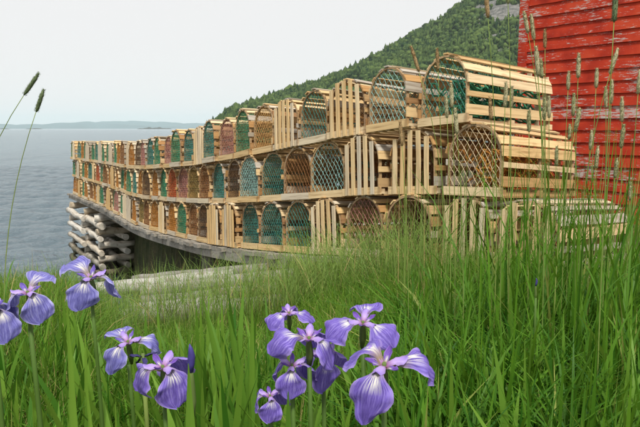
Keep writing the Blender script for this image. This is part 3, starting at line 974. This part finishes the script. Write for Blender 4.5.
def on_pile(X, Y, pad=0.0):
    """True where the traps and wharf stand"""
    m = np.zeros(len(X), bool)
    for s in np.arange(-0.5, SMAX, 0.25):
        p = path(s); t, b = frame(min(s, SMAX - .05))
        dx, dy = X - p.x, Y - p.y
        a = dx * t.x + dy * t.y; c = dx * b.x + dy * b.y
        m |= (np.abs(a) < 0.16) & (c > -0.06 - pad) & (c < 1.2)
    return m

def grass(name, label, mat, sets, rows=5):
    Vs, Qs, Ts, off = [], [], [], 0
    for (X, Y, h, w, lean, tone, curl) in sets:
        ok = ~on_pile(X, Y)
        X, Y, h, w, lean, tone = [a[ok] for a in (X, Y, h, w, lean, tone)]
        P = np.stack([X, Y, land(X, Y) - 0.01], -1)
        V, Q, T = blades(P, h, w, rng.uniform(0, 2*math.pi, len(X)), lean, tone, rows, curl)
        Vs.append(V); Qs.append(Q + off); Ts.append(T); off += len(V)
    me = mesh_np(name, np.concatenate(Vs), np.concatenate(Qs), True, {'tone': np.concatenate(Ts)})
    return tag(link(name, me, mat), label, 'grass', kind='stuff')

def bset(n, d0, d1, px0, px1, h, w, lean, tone=(.45, .25), straw=.0, curl=1.0, power=1.0):
    X, Y = scatter(n, d0, d1, px0, px1, power)
    hh = rng.uniform(h[0], h[1], n) ; ww = rng.uniform(w[0], w[1], n); ll = np.abs(rng.normal(lean[0], lean[1], n))
    tt = np.clip(rng.normal(tone[0], tone[1], n), 0, .84)
    tt = np.where(rng.random(n) < straw, 1.0, tt)
    return (X, Y, hh, ww, ll, tt, curl)

grass('fine_grass', 'fine green meadow grass covering the bank behind the irises', M_FINE, [
    bset(30000, 0.75, 2.4, -60, 430, (.08, .27), (.0016, .0030), (.5, .35), (.36, .28), .05),
    bset(12000, 2.0, 3.6, -60, 105, (.12, .30), (.0018, .0034), (.5, .35), (.40, .28), .06),
    bset(7000, 2.2, 3.5, 100, 310, (.05, .13), (.0016, .0030), (.5, .35), (.40, .28), .06),
    bset(15000, 2.2, 3.4, 300, 560, (.08, .22), (.0018, .0034), (.5, .35), (.40, .28), .06),
    bset(6500, 3.4, 6.2, -40, 420, (.06, .15), (.0020, .0036), (.55, .3), (.45, .28), .10),
    bset(16000, 0.7, 3.6, 330, 700, (.10, .26), (.0018, .0034), (.5, .35), (.36, .28), .06),
    bset(9000, 3.0, 9.0, 500, 760, (.12, .3), (.0025, .005), (.45, .3), (.45, .28), .1),
])
grass('broad_grass', 'broad bladed dark green grass filling the right of the bank', M_BROAD, [
    bset(2100, 0.8, 1.6, 390, 700, (.24, .50), (.005, .010), (.55, .35), (.42, .28), .04),
    bset(2300, 1.5, 2.4, 400, 700, (.22, .44), (.005, .011), (.55, .35), (.42, .28), .04),
    bset(500, 2.2, 3.2, 500, 700, (.22, .38), (.005, .010), (.4, .3), (.5, .28), .06),
    bset(1900, 2.3, 3.4, 420, 700, (.14, .28), (.005, .010), (.5, .3), (.5, .28), .06),
    bset(130, 1.5, 2.5, 500, 690, (.60, .95), (.004, .0085), (.18, .12), (.5, .25), .05),
    bset(160, 1.3, 2.6, 440, 690, (.42, .62), (.005, .010), (.35, .2), (.5, .25), .05),
    bset(1300, 0.75, 1.7, 200, 430, (.14, .34), (.0035, .0070), (.5, .3), (.42, .28), .03),
    bset(1100, 0.75, 1.9, -60, 220, (.14, .34), (.0035, .0070), (.45, .3), (.42, .28), .03),
], 6)
grass('pale_meadow_grass', 'pale thin seeding grass growing before the wharf', M_MEADOW, [
    bset(900, 3.3, 4.3, 290, 450, (.24, .50), (.0020, .0036), (.5, .3), (.5, .25), .05, 1.4),
    bset(500, 3.2, 3.75, 240, 420, (.16, .34), (.0022, .0040), (.5, .3), (.45, .25), .05, 1.2),
    bset(1100, 3.0, 3.8, 60, 300, (.20, .44), (.0018, .0034), (.35, .25), (.5, .25), .05, 1.4),
    bset(380, 3.8, 5.0, 95, 330, (.22, .50), (.0018, .0034), (.35, .25), (.45, .25), .05, 1.4),
    bset(380, 3.1, 4.6, 95, 260, (.22, .46), (.0020, .0036), (.35, .25), (.45, .25), .05, 1.4),
    bset(650, 3.6, 4.7, 230, 420, (.18, .42), (.0020, .0036), (.6, .3), (.55, .25), .05, 1.4),
    bset(400, 2.2, 3.4, -40, 130, (.2, .40), (.0018, .003), (.3, .25), (.4, .25), .05, 1.2),
    bset(420, 2.4, 3.4, 400, 700, (.40, .90), (.0022, .0034), (.15, .12), (.4, .25), .05, 1.0),
], 6)

# iris foliage: sword leaves
def sword(n, d0, d1, px0, px1, h, w, lean, tone=(.45, .25)):
    return bset(n, d0, d1, px0, px1, h, w, lean, tone, 0, .8)
grass('iris_foliage', 'broad sword-shaped iris leaves crowding the foreground', M_IRISLEAF, [
    sword(170, 0.85, 1.8, -30, 200, (.26, .44), (.011, .018), (.25, .15)),
    sword(70, 1.05, 1.6, 185, 265, (.38, .52), (.012, .019), (.25, .15)),
    sword(230, 0.85, 1.8, 190, 440, (.26, .44), (.010, .017), (.28, .15)),
    sword(330, 0.9, 2.2, 420, 690, (.30, .52), (.010, .017), (.3, .18)),
], 7)['category'] = 'plant'

def near_leaf(bx, tx, ty, d, w, tone):
    top = at(tx, ty, d); base = at(bx, 420, d); g = float(land(base.x, base.y)) - .01
    p0 = Vector((base.x, base.y, g)); n = 9; V = []; T = []
    mid = p0.lerp(top, .5) + Vector((0, 0, .05))
    for i in range(n):
        u = i / (n - 1); p = (1-u)**2 * p0 + 2*u*(1-u) * mid + u*u * top - p0
        hw = w / 2 * (.8 + .4 * u) * (1 - u ** 4) + .0004
        for x, y in ((-hw, .003), (0, 0), (hw, .002)): V.append((p.x + x, p.y + y, p.z)); T.append(tone)
    Q = [(i*3+k, i*3+k+1, i*3+k+4, i*3+k+3) for i in range(n-1) for k in range(2)]
    return p0, mesh_np('iris_leaf', np.array(V), np.array(Q), True, {'tone': T})
for (bx, tx, ty, d, w, tone, lab) in (
        (72, 66, 300, .62, .011, .75, 'single upright pale iris leaf near the left edge'),
        (24, -14, 372, .55, .012, .55, 'iris leaf slanting out of the lower left corner'),
        (189, 188, 364, .60, .020, .6, 'blunt broad iris leaf in front of the dark bud'),
        (110, 84, 372, .62, .009, .8, 'narrow yellowish iris leaf crossing the lower left'),
        (285, 288, 392, .58, .018, .3, 'dark blunt iris leaf below the middle blooms'),
        (250, 202, 296, 1.25, .016, .5, 'long iris leaf leaning left between the two clumps'),
        (262, 226, 304, 1.25, .016, .4, 'second long iris leaf leaning left between the two clumps'),
        (250, 252, 296, 1.2, .012, .6, 'upright iris leaf left of the middle blooms')):
    p0, me = near_leaf(bx, tx, ty, d, w, tone)
    o = link('iris_leaf', me, M_IRISLEAF); o.location = p0
    tag(o, lab, 'leaf', 'single iris leaves in the foreground')

# ------------------------------------------------------------------ irises
def petal_mat(name, c0, c1):
    m, nd, lk, bs = newmat(name)
    uv = nd.new('ShaderNodeUVMap'); sp = nd.new('ShaderNodeSeparateXYZ')
    lk.new(uv.outputs[0], sp.inputs[0])
    U, Vv = sp.outputs[0], sp.outputs[1]
    def math_(op, a, b=None, c=None):
        n = nd.new('ShaderNodeMath'); n.operation = op
        for i, x in enumerate((a, b, c)):
            if x is None: continue
            if isinstance(x, (int, float)): n.inputs[i].default_value = x
            else: lk.new(x, n.inputs[i])
        return n.outputs[0]
    vc = math_('ABSOLUTE', math_('MULTIPLY_ADD', Vv, 2.0, -1.0))
    cb = nd.new('ShaderNodeCombineXYZ')
    lk.new(math_('MULTIPLY', U, 2.2), cb.inputs[0]); lk.new(math_('MULTIPLY', Vv, 24.0), cb.inputs[1])
    oi = nd.new('ShaderNodeObjectInfo'); lk.new(math_('MULTIPLY', oi.outputs['Random'], 30.0), cb.inputs[2])
    st = N(nd, 'ShaderNodeTexNoise', Scale=1.0, Detail=3.0, Roughness=0.6); lk.new(cb.outputs[0], st.inputs['Vector'])
    cb2 = nd.new('ShaderNodeCombineXYZ'); lk.new(math_('MULTIPLY', U, 9.0), cb2.inputs[0]); lk.new(math_('MULTIPLY', Vv, 70.0), cb2.inputs[1]); lk.new(math_('MULTIPLY', oi.outputs['Random'], 17.0), cb2.inputs[2])
    fv = N(nd, 'ShaderNodeTexNoise', Scale=1.0, Detail=2.0, Distortion=0.6); lk.new(cb2.outputs[0], fv.inputs['Vector'])
    fr = ramp(nd, [(0.36, (0.66, 0.62, 0.76)), (0.5, (1, 1, 1)), (0.66, (1.15, 1.18, 1.1))]); lk.new(fv.outputs[0], fr.inputs[0])
    base = ramp(nd, [(0.32, tuple(x * .72 for x in c0)), (0.5, c0), (0.68, c1)]); lk.new(st.outputs[0], base.inputs[0])
    # pale rim
    rim = ramp(nd, [(0.78, (0, 0, 0)), (1.0, (1, 1, 1))]); lk.new(vc, rim.inputs[0])
    mr = nd.new('ShaderNodeMix'); mr.data_type = 'RGBA'; mr.inputs['B'].default_value = (min(1, c1[0]*1.5), min(1, c1[1]*1.5), min(1, c1[2]*1.15), 1)
    mf = nd.new('ShaderNodeMix'); mf.data_type = 'RGBA'; mf.blend_type = 'MULTIPLY'; mf.inputs['Factor'].default_value = 1.0
    lk.new(base.outputs[0], mf.inputs['A']); lk.new(fr.outputs[0], mf.inputs['B'])
    lk.new(math_('MULTIPLY', rim.outputs[0], 0.55), mr.inputs['Factor']); lk.new(mf.outputs['Result'], mr.inputs['A'])
    # white signal with violet veins
    sigu = ramp(nd, [(0.16, (0, 0, 0)), (0.26, (1, 1, 1)), (0.40, (1, 1, 1)), (0.56, (0, 0, 0))]); lk.new(U, sigu.inputs[0])
    sigv = ramp(nd, [(0.22, (1, 1, 1)), (0.62, (0, 0, 0))]); lk.new(vc, sigv.inputs[0])
    msk = math_('MULTIPLY', sigu.outputs[0], sigv.outputs[0])
    vein = ramp(nd, [(0.44, (0.0, .0, .0)), (0.52, (1, 1, 1))]); lk.new(st.outputs[0], vein.inputs[0])
    msk = math_('MULTIPLY', msk, vein.outputs[0])
    mw = nd.new('ShaderNodeMix'); mw.data_type = 'RGBA'; mw.inputs['B'].default_value = (0.78, 0.76, 0.72, 1)
    lk.new(msk, mw.inputs['Factor']); lk.new(mr.outputs['Result'], mw.inputs['A'])
    yl = ramp(nd, [(0.12, (1, 1, 1)), (0.36, (0, 0, 0))]); lk.new(U, yl.inputs[0])
    my = nd.new('ShaderNodeMix'); my.data_type = 'RGBA'; my.inputs['B'].default_value = (0.42, 0.33, 0.12, 1)
    lk.new(math_('MULTIPLY', yl.outputs[0], 0.8), my.inputs['Factor']); lk.new(mw.outputs['Result'], my.inputs['A'])
    lk.new(my.outputs['Result'], bs.inputs['Base Color'])
    bs.inputs['Roughness'].default_value = 0.55
    bs.inputs['Specular IOR Level'].default_value = 0.2
    tr = nd.new('ShaderNodeBsdfTranslucent'); lk.new(my.outputs['Result'], tr.inputs['Color'])
    mx = nd.new('ShaderNodeMixShader'); mx.inputs[0].default_value = 0.28
    lk.new(bs.outputs[0], mx.inputs[1]); lk.new(tr.outputs[0], mx.inputs[2])
    bp = N(nd, 'ShaderNodeBump', Strength=0.35, Distance=0.0012)
    lk.new(st.outputs[0], bp.inputs['Height']); lk.new(bp.outputs[0], bs.inputs['Normal']); lk.new(bp.outputs[0], tr.inputs['Normal'])
    lk.new(mx.outputs[0], nd['Material Output'].inputs['Surface'])
    return m
M_PET = [petal_mat('violet_petal', (0.19, 0.13, 0.54), (0.32, 0.25, 0.68)), petal_mat('blue_violet_petal', (0.20, 0.19, 0.56), (0.35, 0.34, 0.70))]
M_PETD = [petal_mat('violet_petal_deep', (0.20, 0.10, 0.50), (0.30, 0.18, 0.62)), M_PET[0]]
def style_mat():
    m, nd, lk, bs = newmat('style_arm')
    uv = nd.new('ShaderNodeUVMap'); sp = nd.new('ShaderNodeSeparateXYZ'); lk.new(uv.outputs[0], sp.inputs[0])
    r = ramp(nd, [(0.0, (0.26, 0.08, 0.22)), (0.4, (0.36, 0.25, 0.52)), (1.0, (0.24, 0.16, 0.52))]); lk.new(sp.outputs[0], r.inputs[0])
    lk.new(r.outputs[0], bs.inputs['Base Color']); bs.inputs['Roughness'].default_value = .5
    return m
M_STYLE = style_mat()
M_ISTEM = leaf_mat('iris_stem', (0.05, 0.11, 0.02), (0.10, 0.18, 0.035), transl=0.1)
M_SPATHE = leaf_mat('iris_spathe', (0.08, 0.13, 0.035), (0.15, 0.21, 0.06), transl=0.15)
M_BUD = plain('iris_bud', (0.05, 0.04, 0.20), 0.6, 40)
M_WILT = plain('wilted_petal', (0.035, 0.03, 0.12), 0.6, 60)

def petal(L, angs, width, saddle=0.25, ruffle=0.0018, seed=0, r0=0.003, nu=22, nv=15):
    """angs: list of (u, tangent elevation in deg); width: list of (u, half width)"""
    r = np.random.default_rng(seed)
    us = np.linspace(0, 1, nu)
    el = np.radians(np.interp(us, [a[0] for a in angs], [a[1] for a in angs]))
    rr = np.concatenate([[0], np.cumsum(np.cos(el[:-1]) * L / (nu - 1))]) + r0
    zz = np.concatenate([[0], np.cumsum(np.sin(el[:-1]) * L / (nu - 1))])
    ww = np.interp(us, [a[0] for a in width], [a[1] for a in width])
    # smooth the width a little
    ww = np.convolve(np.pad(ww, 1, mode='edge'), [.2, .6, .2], 'valid'); ww[-1] = width[-1][1]
    V = []; UV = []
    p1, p2 = r.uniform(0, 6, 2); bend = r.uniform(-.009, .009) * (L / .08) ** 2; twist = r.uniform(-.45, .45)
    for i, u in enumerate(us):
        for j in range(nv):
            v = -1 + 2 * j / (nv - 1)
            nrm = -saddle * ww[i] * v * v + ruffle * (abs(v) ** 1.5) * (np.sin(u * 13 + p1 + 2 * v) + .6 * np.sin(u * 27 + p2 * 3 + 5 * v)) * min(1, u * 2) + 0.3 * ruffle * np.sin(v * 9 + p2)
            # midrib crease
            nrm += 0.0012 * math.exp(-(v * 5) ** 2) * -1
            dr, dz = -np.sin(el[i]), np.cos(el[i])
            vv = v * ww[i] * (1 + .06 * np.sin(u * 9 + p2 * (1 if v > 0 else 1.7)))
            nrm += vv * math.sin(twist * u); vv = vv * math.cos(twist * u) + bend * u * u
            V.append((rr[i] + dr * nrm, vv, zz[i] + dz * nrm)); UV.append((u, (v + 1) / 2))
    i = np.arange((nu - 1) * (nv - 1)); rw = i // (nv - 1); c = i % (nv - 1); a = rw * nv + c
    return mesh_np('petal', np.array(V), np.stack([a, a + 1, a + nv + 1, a + nv], -1), True, None, UV)

WF = [(0, .0035), (.16, .0045), (.28, .009), (.38, .0175), (.5, .0255), (.64, .0285), (.78, .0280), (.89, .0235), (.955, .0165), (.985, .0105), (1, .004)]
WP = [(0, .0035), (.16, .0045), (.28, .0095), (.38, .0175), (.5, .0240), (.62, .0255), (.74, .0215), (.86, .0135), (.95, .0075), (1, .002)]
FALLS = {
    'droop': [petal(.074, [(0, 40), (.16, 10), (.32, -45), (.55, -76), (1, -86)], WF, .20, .0034, k) for k in range(3)],
    'arch':  [petal(.088, [(0, 22), (.3, 6), (.45, -18), (.62, -68), (.85, -95), (1, -80)], WF, .36, .0040, 5 + k) for k in range(3)],
    'flat':  [petal(.076, [(0, 40), (.22, 18), (.45, -10), (.7, -38), (1, -62)], WF, .25, .0036, 9 + k) for k in range(3)],
    'point': [petal(.086, [(0, 40), (.18, 12), (.34, -38), (.6, -74), (.9, -82), (1, -60)], WP, .16, .0042, 14 + k) for k in range(3)],
}
STANDARD = [petal(.026, [(0, 65), (.5, 50), (1, 78)], [(0, .002), (.4, .0040), (.75, .0055), (1, .001)], -.4, .0012, 20 + k, .002, 8, 5) for k in range(2)]
STYLE = [petal(.028, [(0, 44), (.4, 20), (.7, -4), (.84, 30), (1, 70)], [(0, .003), (.4, .0055), (.75, .0070), (.9, .006), (1, .0015)], .6, .0010, 30 + k, .001, 10, 7) for k in range(2)]

def sword_leaf(L, w, lean, seed):
    r = np.random.default_rng(seed); rows = 9; V = []; T = []
    tone = r.uniform(.2, .8)
    for i in range(rows):
        u = i / (rows - 1)
        x = L * lean * (0.3 * u + .7 * u ** 2.4); z = L * (u - .25 * lean * u ** 3)
        hw = w / 2 * (.75 + .5 * u) * (1 - u ** 3.2) + .0003
        for (yy, dx) in ((-hw, 0), (0, .0022), (hw, 0)):
            V.append((x + dx, yy, z)); T.append(tone)
    Q = []
    for i in range(rows - 1):
        for k in range(2): Q.append((i*3+k, i*3+k+1, (i+1)*3+k+1, (i+1)*3+k))
    return mesh_np('leaf', np.array(V), np.array(Q), True, {'tone': T})
LEAVES = [sword_leaf(random.uniform(.36, .5), random.uniform(.012, .019), random.uniform(.12, .4), 50 + k) for k in range(8)]

def tone_attr(me, v):
    a = me.attributes.new('tone', 'FLOAT', 'POINT'); a.data.foreach_set('value', np.full(len(me.vertices), v, np.float32)); return me

def spathe_mesh(L, r):
    m = MB(); m.tube([(0, 0, -L), (0.001, 0, -L * .6), (0, .001, -L * .25), (0, 0, 0.004)], [r * .55, r * 1.15, r, r * .45], 8)
    return tone_attr(m.mesh('spathe'), .5)

def stem_mesh(top, foot, r, k=6):
    m = MB(); pts = []
    for i in range(k + 1):
        u = i / k; p = foot.lerp(top, u)
        pts.append(p + Vector((math.sin(u * 3) * .004, math.cos(u * 2.2) * .003 * u, 0)))
    m.tube(pts, [r * (1.15 - .3 * i / k) for i in range(k + 1)], 7)
    return tone_attr(m.mesh('stem'), random.uniform(.4, .7))

def iris(px, py, d, yaw, falls, label, scale=1.0, mat=0, tilt=(0, 0), nleaf=4, sway=(0, 0), droop=(0, 0, 0)):
    top = at(px, py, d)
    fx, fy = top.x + sway[0], top.y + sway[1]
    g = Vector((fx, fy, float(land(fx, fy)) - .01))
    root = empty('iris', g)
    tag(root, label, 'iris', 'irises flowering in the foreground')
    loc = top - g
    H = Matrix.Translation(loc) @ Matrix.Rotation(R(tilt[0] + 16), 4, 'X') @ Matrix.Rotation(R(tilt[1]), 4, 'Y') @ Matrix.Scale(scale, 4)
    for k in range(3):
        az = R(yaw + 120 * k)
        f = FALLS[falls[k]][random.randrange(3)]
        link('fall_petal', f, M_PET[mat], root, H @ Matrix.Rotation(az, 4, 'Z') @ Matrix.Rotation(R(droop[k]), 4, 'Y') @ Matrix.Rotation(R(random.uniform(-8, 8)), 4, 'X'))
        link('style_arm', STYLE[k % 2], M_STYLE, root, H @ Matrix.Translation((0, 0, .003)) @ Matrix.Rotation(az, 4, 'Z'))
        link('standard_petal', STANDARD[k % 2], M_PETD[mat], root, H @ Matrix.Rotation(az + R(60), 4, 'Z') @ Matrix.Rotation(R(random.uniform(10, 28)), 4, 'Y'))
    link('spathe', spathe_mesh(.055, .0055), M_SPATHE, root, H @ Matrix.Translation((0, 0, .002)))
    link('stem', stem_mesh(loc + Vector((0, 0, -.045 * scale)), Vector((0, 0, 0)), .0036), M_ISTEM, root)
    for i in range(nleaf):
        L = random.choice(LEAVES)
        link('leaf', L, M_IRISLEAF, root, Matrix.Translation((random.uniform(-.04, .04), random.uniform(-.03, .05), 0)) @ Matrix.Rotation(random.uniform(0, 6.28), 4, 'Z') @ Matrix.Scale(random.uniform(.75, 1.05), 4))
    return root

iris(28, 294, .80, 318, ('droop', 'flat', 'droop'), 'pale blue-violet iris at the left edge above the water line', .74, 1, (2, 0), 4, (.01, .0), (0, -12, 0))
iris(-8, 312, .78, 330, ('droop', 'droop', 'flat'), 'iris cut by the left edge, only one petal showing', .78, 1, (0, 0), 2)
iris(91, 279, 1.08, 262, ('droop', 'droop', 'flat'), 'blue-violet iris standing alone below the log crib', 1.0, 1, (0, 0), 3, (0, .02), (0, 0, -18))
iris(128, 343, 1.0, 248, ('point', 'arch', 'flat'), 'pale violet iris left of the deeper purple bloom with the dark bud', .84, 1, (4, 0), 4, (0, .02))
iris(163, 369, .84, 316, ('droop', 'droop', 'droop'), 'purple iris beside a dark blue bud at lower left', .98, 0, (0, 0), 4, (0, .0))
iris(289, 314, 1.05, 342, ('flat', 'droop', 'flat'), 'small violet iris at the back of the middle clump', .68, 0, (4, 0), 3)
iris(309, 340, .80, 208, ('arch', 'droop', 'droop'), 'large violet iris with one broad petal spread to the left in the middle clump', .84, 0, (0, 0), 4, (0, .0), (-24, -4, 0))
iris(292, 367, .80, 268, ('droop', 'droop', 'droop'), 'violet iris hanging low under the broad petalled one', .72, 0, (0, 0), 3)
iris(270, 397, .80, 284, ('droop', 'droop', 'droop'), 'lowest violet iris of the middle clump, half folded', .58, 0, (0, 0), 3)
iris(323, 357, .84, 288, ('droop', 'droop', 'droop'), 'violet iris tucked between the two big blooms of the middle clump', .82, 0, (0, 0), 3)
iris(363, 324, .82, 316, ('flat', 'flat', 'flat'), 'violet iris behind and above the largest bloom', .80, 0, (6, 0), 4)
iris(384, 367, .66, 246, ('point', 'arch', 'droop'), 'largest violet iris in front, petals drooping left and right', .96, 0, (4, 0), 4, (0, .0), (0, -4, -25))

def bud(px, py, d, label, cat_scale=1.0, lean=0.0, color=None, leaf=True):
    top = at(px, py, d); g = Vector((top.x + lean, top.y, float(land(top.x, top.y)) - .01))
    root = empty('iris_bud', g); tag(root, label, 'iris bud', 'iris buds')
    loc = top - g; s = cat_scale
    m = MB(); pts = [(0, 0, 0), (.001, 0, .012*s), (.002, 0, .024*s), (.001, 0, .034*s), (0, 0, .040*s)]
    m.tube([loc + Vector(p) + Vector((0, 0, -.02*s)) for p in pts], [.0038*s, .0052*s, .0050*s, .0030*s, .0006], 8)
    m.build('bud_tip', color or M_BUD, root)
    link('spathe', spathe_mesh(.085 * s, .0052 * s), M_SPATHE, root, Matrix.Translation(loc + Vector((0, 0, -.012*s))))
    link('stem', stem_mesh(loc + Vector((0, 0, -.08*s)), Vector((0, 0, 0)), .0034), M_ISTEM, root)
bud(190, 358, .74, 'dark blue iris bud in a green sheath at lower left', .9)
bud(536, 282, 1.5, 'slim green iris bud with a dark blue tip in the right-hand grass', .5)
def wilted():
    top = at(143, 356, .98); g = Vector((top.x, top.y, float(land(top.x, top.y)) - .01)); root = empty('wilted_iris', g)
    tag(root, 'shrivelled dark blue iris between the two lower left blooms', 'iris'); loc = top - g
    for k in range(5):
        link('shrivelled_petal', STANDARD[k % 2], M_WILT, root, Matrix.Translation(loc) @ Matrix.Rotation(k * 1.3, 4, 'Z') @ Matrix.Rotation(R(40 + 30 * (k % 3)), 4, 'Y') @ Matrix.Scale(.9, 4))
    link('spathe', spathe_mesh(.05, .006), M_SPATHE, root, Matrix.Translation(loc)); link('stem', stem_mesh(loc + Vector((0, 0, -.04)), Vector((0, 0, 0)), .004), M_STEM, root)
wilted()

# ------------------------------------------------------------------ timothy grass
def head_mesh(seed, L, rad):
    r = random.Random(seed); m = MB(); n = 14
    pts = []; rads = []
    for i in range(n + 1):
        u = i / n
        pts.append((.0012 * math.sin(u * 4 + seed), 0, L * u))
        rads.append(rad * (0.35 + .65 * min(1, u * 6)) * (1 if u < .75 else max(.25, 1 - (u - .75) * 2.6)) * r.uniform(.85, 1.1))
    m.tube(pts, rads, 8)
    for _ in range(420):
        u = r.random(); a = r.uniform(0, 6.283); rr = rad * (.9 if u < .8 else .6)
        p = Vector((math.cos(a) * rr, math.sin(a) * rr, L * u)); o = Vector((math.cos(a), math.sin(a), r.uniform(.6, 1.6))).normalized() * r.uniform(.003, .0075)
        t = Vector((-math.sin(a), math.cos(a), 0)) * .0007
        m.add([p - t, p + t, p + o], [(0, 1, 2)])
    return m.mesh('seed_head')
HEADS = [head_mesh(k, .075, .0062) for k in range(4)]
def head_mat(name, a, b):
    m, nd, lk, bs = newmat(name)
    tc = nd.new('ShaderNodeTexCoord'); ns = N(nd, 'ShaderNodeTexNoise', Scale=420.0, Detail=2.0); lk.new(tc.outputs['Object'], ns.inputs['Vector'])
    rp = ramp(nd, [(.35, a), (.65, b)]); lk.new(ns.outputs[0], rp.inputs[0]); lk.new(rp.outputs[0], bs.inputs['Base Color']); bs.inputs['Roughness'].default_value = .85
    return m
M_HEADS = [head_mat('timothy_head', (.16, .19, .07), (.42, .40, .22)), head_mat('ripe_timothy_head', (.22, .13, .05), (.44, .31, .15)), head_mat('green_timothy_head', (.07, .11, .05), (.17, .22, .10)),
           head_mat('pale_timothy_head', (.24, .24, .12), (.54, .48, .30))]

TIM = [  # head top px, head foot px, distance, stem foot px x, material
 (39, 73, 24, 95, 1.9, -34, 2), (44, 89, 36, 112, 1.9, 6, 2), 
 (411, 46, 419, 72, 2.3, 436, 1), (437, 48, 438, 70, 2.3, 446, 1), (400, 121, 402, 146, 2.2, 408, 1), (451, 83, 452, 108, 2.0, 455, 3), (446, 96, 447, 118, 2.1, 450, 3),
 (455, 108, 457, 134, 1.9, 463, 3), (486, -6, 488, 18, 1.9, 491, 1), (507, -24, 508, 4, 2.0, 507, 0), (490, 97, 491, 120, 2.1, 489, 1),
 (506, 82, 505, 107, 1.9, 505, 3), (512, 86, 511, 108, 2.1, 514, 3), (529, 110, 529, 132, 2.0, 530, 0), (524, 11, 528, 33, 2.0, 538, 3), (531, 14, 534, 40, 2.0, 541, 3),
 (545, 29, 545, 48, 2.3, 548, 1), (536, 46, 538, 76, 1.7, 541, 3), (541, 59, 542, 78, 2.1, 544, 0), (545, 98, 544, 120, 1.9, 542, 0), (549, 96, 549, 118, 2.2, 551, 3),
 (579, 53, 578, 78, 1.9, 585, 3), (569, 71, 568, 90, 2.2, 566, 3), (597, 68, 596, 88, 2.1, 588, 3), (616, -12, 614, 22, 1.5, 605, 2), (618, 48, 610, 74, 1.9, 598, 3),
 (612, 80, 611, 104, 1.9, 604, 3), (606, 86, 606, 108, 2.1, 600, 3), (574, 93, 573, 116, 2.0, 568, 0), (580, 108, 575, 132, 1.8, 566, 0), (570, 124, 569, 140, 2.1, 563, 0),
 (622, 97, 622, 122, 2.0, 612, 3), (624, 124, 621, 148, 1.9, 608, 0), (598, 146, 596, 168, 2.0, 590, 3), (617, 158, 615, 178, 2.1, 606, 0), (631, 182, 630, 200, 2.2, 628, 3), (592, 130, 590, 150, 2.2, 584, 3),
 (640, 70, 638, 94, 2.0, 634, 3), (557, 146, 556, 166, 2.2, 556, 0),
]
def strip_leaf(seed):
    r = np.random.default_rng(seed); rows = 7; L = r.uniform(.16, .28); w = r.uniform(.004, .007); V = []; T = []
    for i in range(rows):
        u = i / (rows - 1); hw = w / 2 * (1 - u ** 1.8) + .0003
        x = L * (.55 * u + .15 * u * u); z = L * (.8 * u - .35 * u ** 2.4)
        V += [(x, -hw, z), (x, hw, z)]; T += [.5, .5]
    return mesh_np('leaf', np.array(V), np.array([(i*2, i*2+1, i*2+3, i*2+2) for i in range(rows-1)]), True, {'tone': T})
TLEAF = [strip_leaf(k) for k in range(4)]
groups = {'l': [], 'm': [], 'r': []}
for e in TIM: groups['l' if e[0] < 100 else ('m' if e[0] < 480 else 'r')].append(e)
names = {'l': 'leftmost group, against the sea', 'm': 'in front of the traps', 'r': 'before the red shed'}
for gk, lst in groups.items():
    lst.sort(key=lambda e: e[0])
    for i, (tx, ty, fx, fy, d, sx, mi) in enumerate(lst):
        top = at(tx, ty, d); ft = at(fx, fy, d)
        gp = at(sx, 330, d - .15); g = Vector((gp.x, gp.y, float(land(gp.x, gp.y)) - .01))
        root = empty('timothy_stalk', g)
        col_w = ['greenish', 'ripe brown', 'dark green', 'pale'][mi]
        pl = {'l': 'those against the sea', 'm': 'those before the middle traps', 'r': 'those on the shed side'}[gk]
        tag(root, '%s timothy seed head, %s from left of %s' % (col_w, ORD[i], pl), 'timothy stalk', 'tall timothy stalks')
        ax = (top - ft); L = ax.length
        sc = L / .075
        rot = ax.to_track_quat('Z', 'Y').to_matrix().to_4x4()
        link('seed_head', HEADS[i % 4], M_HEADS[mi], root, Matrix.Translation(ft - g) @ rot @ Matrix.Diagonal((1.0, 1.0, sc, 1)))
        m = MB(); k = 12; pts = []
        a = ft - g + ax * .05; ctrl = a - ax.normalized() * (a.length * .5)
        for j in range(k + 1):
            u = j / k
            pts.append((1-u)**2 * a + 2*u*(1-u) * ctrl + u*u * Vector((0, 0, 0)))
        m.tube(pts, [.0011 + .0009 * j / k for j in range(k + 1)], 5)
        link('stem', tone_attr(m.mesh('stem'), random.uniform(.2, .9)), M_STEM, root)
        for q in range(3):
            u = random.uniform(.35, .85); pp = (1-u)**2 * a + 2*u*(1-u) * ctrl
            link('leaf', TLEAF[random.randrange(4)], M_BROAD, root, Matrix.Translation(pp) @ Matrix.Rotation(random.uniform(0, 6.28), 4, 'Z'))

# ------------------------------------------------------------------ sea haze
hz = MB(); hz.box((-15600, -400, WATER - 8), (15600, 15700, 285))
hm_, hn, hl, hb = newmat('haze_air')
hn.remove(hb)
pv = hn.new('ShaderNodeVolumePrincipled')
pv.inputs['Color'].default_value = (0.78, 0.95, 1.0, 1)
pv.inputs['Density'].default_value = 0.00007
pv.inputs['Anisotropy'].default_value = 0.0
hl.new(pv.outputs[0], hn['Material Output'].inputs['Volume'])
haze = hz.build('haze', hm_)
tag(haze, kind='stuff', label='thin pale blue sea haze over the water and hills', cat='haze')
